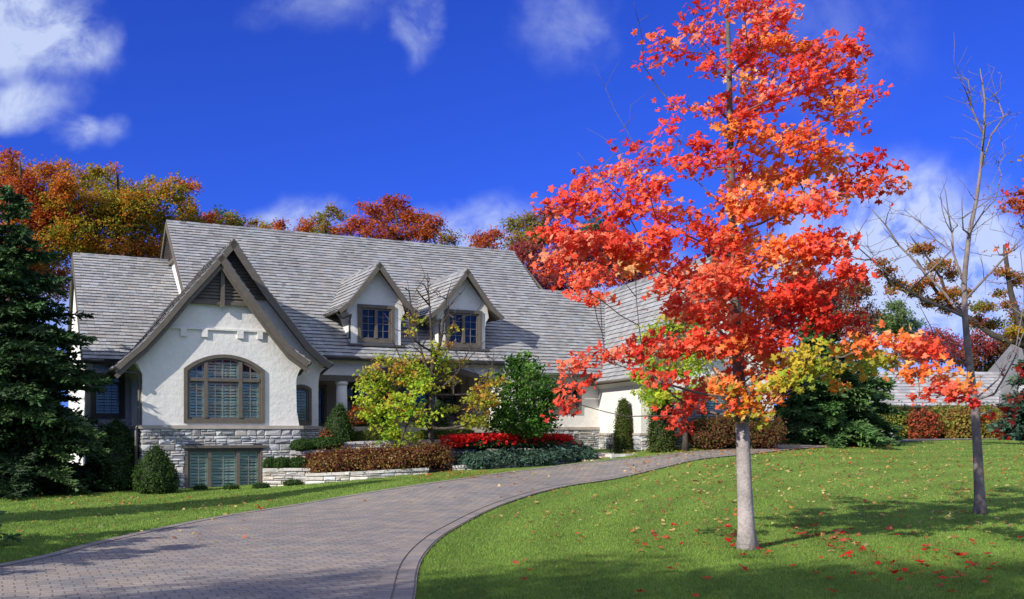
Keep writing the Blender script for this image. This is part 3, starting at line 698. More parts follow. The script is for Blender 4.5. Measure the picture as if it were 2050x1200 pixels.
# ashlar stone
def split4(x0, x1, z0, z1, r):
    """break some tall course stones into two or three smaller ones"""
    if z1 - z0 > .11 and r.random() < .55:
        zm = z0 + (z1 - z0) * r.uniform(.36, .64); lo = [(x0, x1, z0, zm)]; hi = [(x0, x1, zm, z1)]
        if x1 - x0 > .22: xm = x0 + (x1 - x0) * r.uniform(.3, .7); tgt = lo if r.random() < .5 else hi; q = tgt[0]; tgt[:] = [(q[0], xm, q[2], q[3]), (xm, q[1], q[2], q[3])]
        return lo + hi
    return [(x0, x1, z0, z1)]
def ashlar(mb, W_, H_, O, X, N, holes=(), r=rs, h=(.09, .21), w=(.12, .44), base=(.52, .51, .505), spread=(.5, 1.2), out=.05, slab=.2, topf=None, gap=.010):
    """random coursed stone on a plane face: X to the right, z up, N outward"""
    O, X, N = Vector(O), Vector(X).normalized(), Vector(N).normalized(); Z = Vector((0, 0, 1)); z = 0
    while z < H_ - .015:
        hh = min(r.uniform(*h), H_ - z)
        if H_ - z - hh < .03: hh = H_ - z
        x = -.002; 
        while x < W_ - .01:
            ww = min(r.uniform(*w) * (1.25 if hh > .11 else 1), W_ - x)
            if W_ - x - ww < .06: ww = W_ - x
            x0, x1, z0, z1 = x, x + ww, z, z + hh
            for (a, b, c, d) in holes:
                if x0 < b and x1 > a and z0 < d and z1 > c:
                    if x0 < a < x1 and (a - x0) >= .05: x1 = a
                    elif x0 < b < x1 and (x1 - b) >= .05: x0 = b
                    elif z0 < d < z1: z0 = d
                    elif z0 < c < z1: z1 = c
                    else: x1 = x0
            if topf:
                zt = topf((x0 + x1) / 2)
                if z0 >= zt - .02: x1 = x0
                z1 = min(z1, zt)
            for (x0, x1, z0, z1) in split4(x0, x1, z0, z1, r):
                if x1 - x0 > .03 and z1 - z0 > .02:
                    g = gap / 2; k = r.uniform(*spread); hue = r.gauss(0, .035); c = (base[0] * k * (1 + hue), base[1] * k, base[2] * k * (1 - hue * 1.2)); p = [r.uniform(.3, 1) * out for _ in range(4)]; pc = out * r.uniform(.8, 1.25); m = min(.018, (z1 - z0) * .2, (x1 - x0) * .2)
                    co = [(x0 + g, z0 + g), (x1 - g, z0 + g), (x1 - g, z1 - g), (x0 + g, z1 - g)]
                    bk = [O + X * a + Z * b - N * .01 for a, b in co]; mid = [O + X * a + Z * b + N * (q * .55) for (a, b), q in zip(co, p)]
                    ci = [(x0 + g + m * r.uniform(.6, 1.8), z0 + g + m * r.uniform(.6, 1.6)), (x1 - g - m * r.uniform(.6, 1.8), z0 + g + m * r.uniform(.6, 1.6)), (x1 - g - m * r.uniform(.6, 1.8), z1 - g - m * r.uniform(.6, 1.6)), (x0 + g + m * r.uniform(.6, 1.8), z1 - g - m * r.uniform(.6, 1.6))]
                    fr = [O + X * a + Z * b + N * max(q, .01) for (a, b), q in zip(ci, p)]; cen = O + X * ((x0 + x1) / 2 + r.uniform(-.2, .2) * (x1 - x0)) + Z * ((z0 + z1) / 2) + N * pc
                    fs = [(0, 1, 5, 4), (1, 2, 6, 5), (2, 3, 7, 6), (3, 0, 4, 7), (4, 5, 9, 8), (5, 6, 10, 9), (6, 7, 11, 10), (7, 4, 8, 11), (8, 9, 12), (9, 10, 12), (10, 11, 12), (11, 8, 12)]
                    mb.add(bk + mid + fr + [cen], fs, c)
            x += ww
        z += hh
mb = MB(); bk = MB()
bk.panel([(0, -.4), (4.46, -.4), (4.46, CZ - .1), (0, CZ - .1)], [[(1.16, -.1), (3.32, -.1), (3.32, 1.23), (1.16, 1.23)]], O=(0, -.03, 0), t=.28)
ashlar(mb, 4.5, CZ - .09 + .3, (0 - .02, -.035, -.3), (1, 0, 0), (0, -1, 0), holes=[(1.17, 3.35, 0, 1.54)])
bk.box(0, .2, .25, 3.28, -.4, CZ - .1); bk.box(4.26, 4.46, .25, 1.0, -.4, CZ - .1); bk.box(4.46, 5.3, 1.0, 1.25, -.2, CZ - .1)
ashlar(mb, 3.2, CZ - .09 + .3, (0, 3.2, -.3), (0, -1, 0), (-1, 0, 0)); ashlar(mb, 1.0, CZ + .2, (4.46, 0, -.3), (0, 1, 0), (1, 0, 0))
ashlar(mb, .86, CZ - .1 + .2, (4.46, 1.0, -.2), (1, 0, 0), (0, -1, 0)); ashlar(mb, 1.3, CZ + .2, (-1.3, 3.28, -.3), (1, 0, 0), (0, -1, 0))
bk.box(-1.3, 0, 3.28, 3.5, -.4, CZ); bk.panel([(12, -.2), (15.95, -.2), (15.95, CZ - .1), (12, CZ - .1)], [[(13.9, .9), (15.0, .9), (15.0, 1.4), (13.9, 1.4)]], O=(0, 1.58, 0), t=.25)
ashlar(mb, 3.95, CZ - .1 - .5, (12.0, 1.575, .5), (1, 0, 0), (0, -1, 0), holes=[(1.9, 3.0, .4, .95)])
mb.islands('stone_plinth', M_stone, house, tol=.06); bk.islands('plinth_core', M_mortar, house)
mb = MB()
mb.box(-.10, 4.54, -.10, .23, CZ - .1, CZ); mb.box(-.10, .0, .23, 3.2, CZ - .1, CZ); mb.box(4.34, 4.52, .23, .9, CZ - .1, CZ); mb.box(4.52, 5.36, .92, 1.2, CZ - .1, CZ); mb.box(12.0, 15.98, 1.5, 1.8, CZ - .1, CZ)
mb.islands('stone_cap', M_cap, house)

# ---- windows
def window(parent, T, u0, u1, z0, z1, rise=0, mull=(), transom=None, grid=(2, 5), case=.11, slats=True, v=0, pitch=.085, name='window', mt=None, upper_grid=None, curtain=False):
    """T: matrix of the wall frame (x along wall, y inward, z up)"""
    mt = mt or M_trim
    def hole(d): return arc_hole(u0 + d, u1 - d, z0 + d, z1 - d * .7, max(rise - d * .3, .02)) if rise else [(u0 + d, z0 + d), (u1 - d, z0 + d), (u1 - d, z1 - d), (u0 + d, z1 - d)]
    mb = MB(T); mb.panel(hole(-case * .45), [hole(case * .45)], O=(0, v, 0), t=.13, proud=.055); mb.panel(hole(case * .3), [hole(case * 1.0)], O=(0, v, 0), t=.12, proud=.005)
    xs = [u0 + case] + sorted(mull) + [u1 - case]; mw = .05
    top = lambda x: (z1 + (rise * (1 - ((x - (u0 + u1) / 2) / ((u1 - u0) / 2)) ** 2) if rise else 0)) - case * .8
    for m in mull: mb.box(m - mw, m + mw, v - .03, v + .11, z0 + case * .9, top(m))
    if transom: mb.box(u0 + case * .9, u1 - case * .9, v - .022, v + .108, transom - .045, transom + .045)
    w = mb.build(name, mt, parent)
    g = MB(T); g.panel(hole(case * .9), O=(0, v + .055, 0), t=.008); g.build('pane', M_glass, w)
    mu = MB(T); b = .0075
    for i in range(len(xs) - 1):
        a, c = xs[i] + (mw if i else 0), xs[i + 1] - (mw if i < len(xs) - 2 else 0)
        bands = [(z0 + case, transom - .045 if transom else None)] + ([(transom + .045, None)] if transom else [])
        nxg = grid[0] if not isinstance(grid[0], (list, tuple)) else grid[0][i]
        for k in range(1, nxg):
            x = a + (c - a) * k / nxg; mu.box(x - b, x + b, v + .034, v + .05, z0 + case, top(x))
        for bi, (lo, hi) in enumerate(bands):
            hi_ = hi if hi else z1 - case * .8; nr = grid[1] if bi == 0 else (upper_grid or 1)
            for k in range(1, nr + (1 if (hi is None and rise) else 0)):
                z = lo + (hi_ - lo) * k / nr; mu.box(a, c, v + .036, v + .048, z - b, z + b)
    if mu.f: mu.islands('muntin', M_muntin, w, tol=.13)
    if slats:
        s = MB(T); z = z0 + case
        ztop = z1 + rise
        while z < ztop - .1:
            for i in range(len(xs) - 1):
                a, c = xs[i] + (mw if i else 0) + .012, xs[i + 1] - (mw if i < len(xs) - 2 else 0) - .012
                ok = z + .1 < min(top(a), top(c)) + .05
                if ok: s.add([(a, v + .09, z + .01), (c, v + .09, z + .01), (c, v + .115, z + pitch * .86), (a, v + .115, z + pitch * .86)], [(0, 1, 2, 3)], (.9, .9, .9))
            z += pitch
        for i in range(len(xs) - 1):
            a, c = xs[i] + (mw if i else 0), xs[i + 1] - (mw if i < len(xs) - 2 else 0)
            for x in (a, c - .04, (a + c) / 2 - .02): s.box(x, x + .04, v + .088, v + .115, z0 + case, top(x + .02) - .02)
        s.build('shutter', M_blind, w)
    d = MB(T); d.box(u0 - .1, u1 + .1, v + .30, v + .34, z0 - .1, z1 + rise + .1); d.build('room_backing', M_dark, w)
    return w
I4 = Matrix.Identity(4)
window(house, I4, 1.16, 3.35, 2.0, 3.47, .42, mull=(1.72, 2.70), transom=3.20, grid=((2, 4, 2), 5), upper_grid=1)
window(house, I4, 1.17, 3.32, .0, 1.23, mull=(1.82, 2.63), grid=((2, 2, 2), 4), v=-.0)
window(house, I4, 4.47, 5.02, 1.96, 3.0, .12, grid=(2, 6), v=1.0, case=.1)
window(house, I4, -1.10, -.22, 2.15, 3.45, grid=(3, 5), v=3.28)
window(house, I4, 13.9, 15.05, 2.42, 3.32, mull=(14.47,), grid=(2, 3), v=1.6, slats=False)
mb = MB(); mb.box(1.05, 3.42, -.12, -.05, 1.23, 1.31); mb.box(13.8, 15.1, 1.5, 1.56, .93, 1.42, col=(.7, .7, .7)); mb.islands('lintel', M_trim, house)

# ---- dormers
def dormer(uc, wl_, wr_, zb, ztop, zapex, v, wu0, wu1, wz0, wz1, ov=.34, seed=3):
    r = random.Random(seed); um = uc
    eL, eR = uc - 1.60, uc + 1.18; zeL, zeR = 5.66, 5.96
    # symmetric roof around uc with flared feet
    hw_ = 1.28; zf = 5.78
    Lp = [(uc - hw_ - .12, zf - .12), (uc - hw_ * .8, zf + .18), (uc, zapex)]; Rp = [(uc + hw_ + .12, zf - .12 + .06), (uc + hw_ * .8, zf + .22), (uc, zapex)]
    root_v = v - ov
    mb = MB()
    for pr in (Lp, Rp):
        f_, L_ = profile_surf(pr); vh = lambda z: max(VE0 + (z - ZE0) / math.tan(P0), v)
        shakes(mb, f_, L_, lambda s: (root_v, vh(f_(0, s)[0].z) + .05), expo=.2, r=r)
        prof_deck(mb, pr, root_v + .02, lambda u, z: vh(z), t=.07)
    ridge_caps(mb, (uc, root_v, zapex), (uc, VE0 + (zapex - ZE0) / math.tan(P0), zapex), slope=1.2, r=r)
    rf = mb.build('dormer_roof', M_shake, house)
    b = MB(); b.ribbon(Lp, .13, root_v - .05, root_v); b.ribbon(Rp, .15, root_v - .05, root_v); b.build('rake_board', M_trim, house)
    w = MB(); u0, u1 = wl_, wr_
    w.panel([(u0, zb - .1), (u1, zb - .1), (u1, 5.35), (u1 + .03, 5.55), (u1 + .14, 5.72), (uc + .9, 6.05), (uc, zapex - .12), (uc - .9, 6.02), (u0 - .14, 5.70), (u0 - .03, 5.55), (u0, 5.35)], [[(wu0, wz0), (wu1, wz0), (wu1, wz1), (wu0, wz1)]], O=(0, v, 0), t=.16)
    for (x, n) in ((u0, -1), (u1, 1)):
        vb = VE0 + (5.75 - ZE0) / math.tan(P0); w.panel([(v + .16, zb - .2), (v + .16, 5.75), (vb, 5.75), ], O=(x, 0, 0), X=(0, 1, 0), N=(n, 0, 0), t=.12)
    w.build('dormer_wall', M_stucco, house)
    window(house, I4, wu0, wu1, wz0, wz1, mull=((wu0 + wu1) / 2,), grid=(2, 4), v=v, slats=False, case=.12)
    g = MB(); g.box(u0 - .12, u1 + .12, v - .14, v - .02, zb - .07, zb - .005)
    g.tube([(uc - hw_ - .14, root_v, zf - .16), (uc - hw_ - .14, v + .9, zf - .16)], .05, 8)
    g.tube([(uc - hw_ - .12, v - .15, zf - .2), (uc - hw_ + .1, v - .1, zf - .36), (u0 + .0, v - .03, zf - .22), (u0 - .03, v + .05, zf - .4), (u0 - .03, v + .05, zb + .15)], .035, 8)
    g.build('dormer_gutter', M_metal, house)
dormer(7.60, 6.72, 8.46, 4.62, 5.9, 7.30, 2.25, 7.0, 8.17, 4.72, 5.88, seed=3)
dormer(10.76, 9.90, 11.58, 4.60, 5.9, 7.30, 2.22, 10.12, 11.38, 4.68, 5.88, seed=4)

# ---- eaves, gutters, downpipes
mb = MB()
mb.box(5.6, 11.98, 1.56, 1.70, 4.00, 4.12); mb.box(12.02, 15.6, .95, 1.08, 3.60, 3.71)
mb.tube([(5.62, 1.52, 4.10), (11.98, 1.52, 4.10)], .06, 8); mb.tube([(12.0, .98, 3.69), (15.6, .98, 3.69)], .055, 8)
mb.tube([(-.78, -.42, 3.44), (-.78, 3.0, 3.44)], .06, 8); mb.tube([(ULW, 2.74, 3.84), (-.8, 2.74, 3.84)], .055, 8)
mb.tube([(-.76, .05, 3.40), (-.5, .1, 3.38), (-.10, .12, 3.34), (-.07, .12, 3.1), (-.07, .12, 1.95), (-.16, .05, 1.78), (-.16, .05, .0)], .045, 8)
mb.tube([(4.68, -.35, 3.74), (4.62, .15, 3.62), (4.52, .3, 3.45), (4.42, .4, 3.4)], .045, 8); mb.tube([(5.62, .6, 3.78), (5.55, 1.1, 3.66), (5.40, 1.2, 3.5)], .045, 8)
mb.islands('gutter', M_metal, house)
# left end rakes
mb = MB()
for (ul_, z_, vlo, zlo, vhi, zhi) in ((UL - .03, ZR, 4.0, rz(4.0), 15.9, ZB), (ULW - .03, 8.07, 2.78, 3.86, 15.7, 3.9)):
    mb.panel([(vlo, zlo - .02), (VR, z_ - .02), (vhi, zhi - .02), (vhi, zhi - .26), (VR, z_ - .29), (vlo, zlo - .26)], O=(ul_, 0, 0), X=(0, 1, 0), N=(-1, 0, 0), t=.05)
mb.panel([(16.20 * 0 + 6.4, rz(6.4) - .03), (VR, ZR - .03), (15.8, ZB), (15.8, ZB - .2), (VR, ZR - .28), (6.4, rz(6.4) - .3)], O=(16.2, 0, 0), X=(0, 1, 0), N=(1, 0, 0), t=.05)
mb.islands('rake_board', M_trim, house)
mb = MB(Matrix.Translation((UL + .12, 0, 0)) @ Matrix.Rotation(math.radians(-90), 4, 'Z'))   # louvred peak of the left end
k_ = math.tan(P0); louvers(mb, (lambda z: -(VR + (ZR - z - .3) / k_), lambda z: -(VR - (ZR - z - .3) / k_), 7.95, ZR - .4), -.02)
mb.box(-(VR + 2.0), -(VR - 2.0), -.1, -.02, 7.82, 7.94); mb.islands('louver', M_trim, house)

# ---- porch
mb = MB()
ar = []
for k in range(13):
    t = k / 12; ar.append((6.95 + t * 4.6, 3.50 + .46 * math.sin(math.pi * t) ** .7))
mb.panel([(5.28, 3.50), (6.95, 3.50)] + ar[1:-1] + [(11.55, 3.5), (12.0, 3.5), (12.0, 4.02), (5.28, 4.02)], O=(0, 1.95, 0), t=.3)
mb.box(5.28, 5.55, 1.95, 2.25, CZ, 3.5); mb.box(11.75, 12.0, 1.95, 2.25, CZ, 3.5)
mb.build('porch_frieze', M_stucco, house)
mb = MB(); a2 = [(6.9, 3.36)] + ar[1:-1] + [(11.6, 3.36)]
lo = [(5.30, 3.34), (6.86, 3.34)] + [(x, z - .13) for x, z in ar[1:-1]] + [(11.62, 3.34), (11.98, 3.34)]
up = [(5.30, 3.54), (6.9, 3.54)] + [(x, z + .03) for x, z in ar[1:-1]] + [(11.6, 3.54), (11.98, 3.54)]
mb.panel(up + lo[::-1], O=(0, 1.90, 0), t=.42); mb.build('porch_beam', M_trim, house)
for uc in (6.36,):
    m_ = MB(); m_.tube([(uc, 2.1, CZ), (uc, 2.1, CZ + .14)], .24, 20); m_.tube([(uc, 2.1, CZ + .14), (uc, 2.1, 3.22)], [.195, .175], 24); m_.tube([(uc, 2.1, 3.22), (uc, 2.1, 3.34)], [.19, .23], 20)
    m_.build('column', M_stucco, house)
mb = MB(); mb.box(5.3, 12.0, 1.9, 4.8, CZ - .2, CZ - .01); mb.box(5.3, 12, 1.95, 2.05, .3, CZ - .2); mb.build('porch_floor', M_cap, house)
mb = MB(); mb.box(5.3, 12.0, 2.3, 4.8, 3.95, 4.0); mb.build('porch_ceiling', M_darkwood, house)
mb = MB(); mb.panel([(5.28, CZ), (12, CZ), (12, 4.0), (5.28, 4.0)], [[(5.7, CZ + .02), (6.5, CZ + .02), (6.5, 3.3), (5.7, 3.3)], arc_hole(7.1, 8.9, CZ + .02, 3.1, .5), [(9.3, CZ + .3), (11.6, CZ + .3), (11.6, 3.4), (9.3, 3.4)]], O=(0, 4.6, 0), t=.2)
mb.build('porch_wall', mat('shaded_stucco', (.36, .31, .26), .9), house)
window(house, I4, 5.7, 6.5, CZ + .02, 3.3, grid=(1, 1), v=4.6, slats=False); window(house, I4, 7.1, 8.9, CZ + .02, 3.1, .5, mull=(7.6, 8.4), grid=(1, 1), v=4.6, slats=False, mt=M_darkwood); window(house, I4, 9.3, 11.6, CZ + .3, 3.4, mull=(10.4,), grid=(2, 3), v=4.6, slats=False)

# ---- right wing, turned towards the drive
T2 = math.atan(625 / 2000); WO = Vector((4.25, 32.96, 0))
Tw = Matrix.Translation(HO) @ Matrix.Rotation(TH, 4, 'Z'); Tw = Tw.inverted() @ Matrix.Translation(WO) @ Matrix.Rotation(T2, 4, 'Z')
WW = 5.0; WC = 1.66; WR = 2.5; ZWE = 3.44; ZWR = 7.6
mb = MB(Tw)
wo = [(0, WC), (WW, WC), (WW, 3.2), (WW + .05, 3.4), (WW + .2, 3.6), (WR, ZWR - .25), (-.2, 3.6), (-.05, 3.4), (0, 3.2)]
mb.panel(wo, [[(1.55, 1.95), (4.0, 1.95), (4.0, 3.15), (1.55, 3.15)], arc_hole(2.32, 2.70, 4.40, 4.98, .1)], t=.2)
mb.box(0, .2, .2, 3.9, WC, 3.7); mb.box(WW - .2, WW, .2, 9, WC, 3.7); mb.box(0, WW, 9, 9.2, -.3, 5)
mb.add([(0, .0, 3.25), (0, 3.9, 3.25), (-.25, 3.9, 3.52), (-.25, .0, 3.52), (.05, 0, 3.75), (.05, 3.9, 3.75)], [(0, 3, 2, 1), (2, 3, 4, 5), (0, 4, 3), (1, 2, 5)])
mb.build('wall', M_stucco, house)
window(house, Tw, 1.55, 4.0, 1.95, 3.15, mull=(2.36, 3.18), grid=(2, 3)); window(house, Tw, 2.32, 2.70, 4.40, 4.98, .1, grid=(1, 2), case=.05, slats=False)
mb = MB(Tw); ashlar(mb, WW, WC - .08 - .5, (0, -.005, .5), (1, 0, 0), (0, -1, 0)); ashlar(mb, 3.9, WC - .08 - .5, (0, 3.9, .5), (0, -1, 0), (-1, 0, 0)); mb.build('stone_plinth', M_stone, house)
mb = MB(Tw); mb.box(0.005, WW, 0.005, .2, .3, WC - .08); mb.box(0.005, .2, .2, 3.9, .3, WC - .08); mb.build('plinth_core', M_mortar, house)
mb = MB(Tw); mb.box(-.06, WW + .06, -.07, .2, WC - .08, WC); mb.box(-.06, .2, .2, 3.9, WC - .08, WC); mb.islands('stone_cap', M_cap, house)
mb = MB(Tw)
LW = [(-.40, ZWE), (-.05, ZWE + .36), (.5, 4.45), (WR, ZWR)]; RW = [(WW + .40, ZWE), (WW + .05, ZWE + .36), (WW - .5, 4.45), (WR, ZWR)]
class TR:  # transform a local surface into the house frame
    pass
for pr in (LW, RW):
    f_, L_ = profile_surf(pr); shakes(mb, f_, L_, (lambda s, f_=f_: (-.4, 4.2 + (f_(0, s)[0].z - 3.3) * 1.25)) if pr is LW else (lambda s: (-.4, 9.4)))
    prof_deck(mb, pr, -.38, lambda u, z: 9.4 if pr is RW else 4.2 + (z - 3.3) * 1.25)
ridge_caps(mb, (WR, -.4, ZWR), (WR, 9.4, ZWR), slope=1.2)
mb.build('roof', M_shake, house)
mb = MB(Tw); mb.ribbon(LW, .24, -.46, -.40); mb.ribbon(RW, .24, -.46, -.40); mb.tube([(-.42, -.4, ZWE - .0), (-.42, 3.6, ZWE - .0)], .05, 8); mb.islands('rake_board', M_trim, house)

# ------------------------------------------------------------------ trees
UPV = np.array([0, 0, 1.0])
def cloud_tree(name, label, cat, trunk, r0, r1, blobs, Y, leaf_px, pal, group=None, dens=2.0, seed=1, shape=LOBE, depth=1.0, bark=None, tips=3, zlimb=None, nrm_up=.8, size_jit=.25, rtip=.006, power=.5, extra_paths=(), twigs=(), fold=.3, cover=None, flat=.55, lm=None, spread=.62, maxdy=None, toward=.5, limb_step=.35, shade=None):
    """trunk: world points. blobs: (px, py, rx, ry, palette key[, depth offset]) at distance Y"""
    rng = np.random.default_rng(seed); root = Vector(trunk[0]); t = thing(name, label, cat, root, 0, group)
    sk = Skel(trunk, r0, r1, rng=rng, step=.3)
    if zlimb is not None: sk.start(zlimb)
    for (pts, a, b) in extra_paths: sk.path(pts, a, b)
    tx = np.mean([p[0] for p in trunk]); parts = []; tgt = []
    for bl in blobs:
        px, py, rx, ry, key = bl[:5]; s = Y / F
        dy = bl[5] if len(bl) > 5 else rng.uniform(-1, 1) * depth * (maxdy or 1.6)
        c = np.array(pt(px, py, Y + dy)); s = (Y + dy) / F; RX, RZ = rx * s * .93, ry * s * .93; RY = max(RX * .9, .2)
        tgt.append((np.hypot(c[0] - tx, dy), c, RX, RY, RZ, rx, ry, key))
    tgt.sort(key=lambda q: q[0])
    for dd, c, RX, RY, RZ, rx, ry, key in tgt:
        sub = []
        nt = tips if rx * ry > 500 else max(1, tips - 2)
        sk.limb(c - np.array([0, 0, RZ * .35]), jit=.035, step=limb_step)
        for k in range(nt):
            q = rng.normal(0, .5, 3) * np.array([RX, RY, RZ]); sk.limb(c + q, jit=.05, step=limb_step * .8, lift=.1); sub.append(c + q)
        area = math.pi * rx * ry; n = int(area / (leaf_px ** 2 * .42) * dens)
        if n < 3: n = 3
        # sprays: leaves gather in little flat groups
        ns = max(1, int(n / 13)); d = rng.normal(size=(ns, 3)); d /= np.linalg.norm(d, axis=1)[:, None]
        rad = rng.uniform(0, 1, ns) ** .42; sc = c + d * rad[:, None] * np.array([RX, RY, RZ]) * 1.02
        k = rng.integers(0, ns, n); ls = leaf_px * Y / F
        P = sc[k] + rng.normal(0, 1, (n, 3)) * np.array([ls * 1.1, ls * 1.1, ls * 1.1 * flat])
        Nn = rng.normal(0, .55, (n, 3)) + UPV * nrm_up + np.array([-.45, -.6, 0]) * toward
        cp = pal[key] if isinstance(pal, dict) else pal
        cc = palette(rng, ns, cp, .10)[k] * (1 + rng.normal(0, .10, (n, 1)))
        S = ls * rng.uniform(1 - size_jit, 1 + size_jit, n) * 1.0
        hint = rng.normal(0, .8, (n, 3)) + np.array([0, 0, -1.1]) + (P - np.array([tx, Y, 0])) * np.array([.15, .15, 0])
        parts.append(leaf_arrays(P, S, Nn, np.clip(cc, .003, .95), shape, fold, rng, axis_hint=-hint))
    for (px, py, dy) in twigs:
        sk.limb(pt(px, py, Y + dy), jit=.04, step=limb_step, lift=.05)
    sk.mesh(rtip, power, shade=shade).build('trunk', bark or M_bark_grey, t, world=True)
    if parts:
        V_, Fs, Cs = merge(parts); mesh_obj('crown', V_, Fs, Cs, lm or M_leaf, t, world=True)
    return t
def L3(r, g, b): return tuple(lin((r, g, b)))
RED = [((.86, .100, .050), 5), ((.88, .150, .065), 4), ((.74, .055, .030), 2), ((.90, .30, .16), 1.4)]
DRED = [((.60, .032, .018), 4), ((.74, .055, .025), 3)]
ORG = [((.88, .21, .05), 4), ((.90, .30, .065), 3), ((.86, .13, .05), 3), ((.92, .50, .22), 1.4)]
YEL = [((.72, .40, .035), 3), ((.80, .26, .03), 3), ((.42, .40, .04), 3), ((.84, .60, .16), 1)]
GRN = [((.30, .38, .03), 4), ((.60, .48, .05), 3), ((.75, .40, .04), 2)]
PAL = dict(r=RED, d=DRED, o=ORG, y=YEL, g=GRN)
YB = 14.0
tb = at(1497, 1100); YB = tb.y
trunk = [Vector((tb.x, tb.y, tb.z - .05)), pt(1495, 1085, YB), pt(1490, 960, YB), pt(1486, 850, YB), pt(1480, 760, YB), pt(1474, 660, YB + .05), pt(1470, 560, YB + .05), pt(1466, 440, YB + .1), pt(1462, 300, YB + .05), pt(1460, 150, YB), pt(1456, 20, YB), pt(1462, -120, YB)]
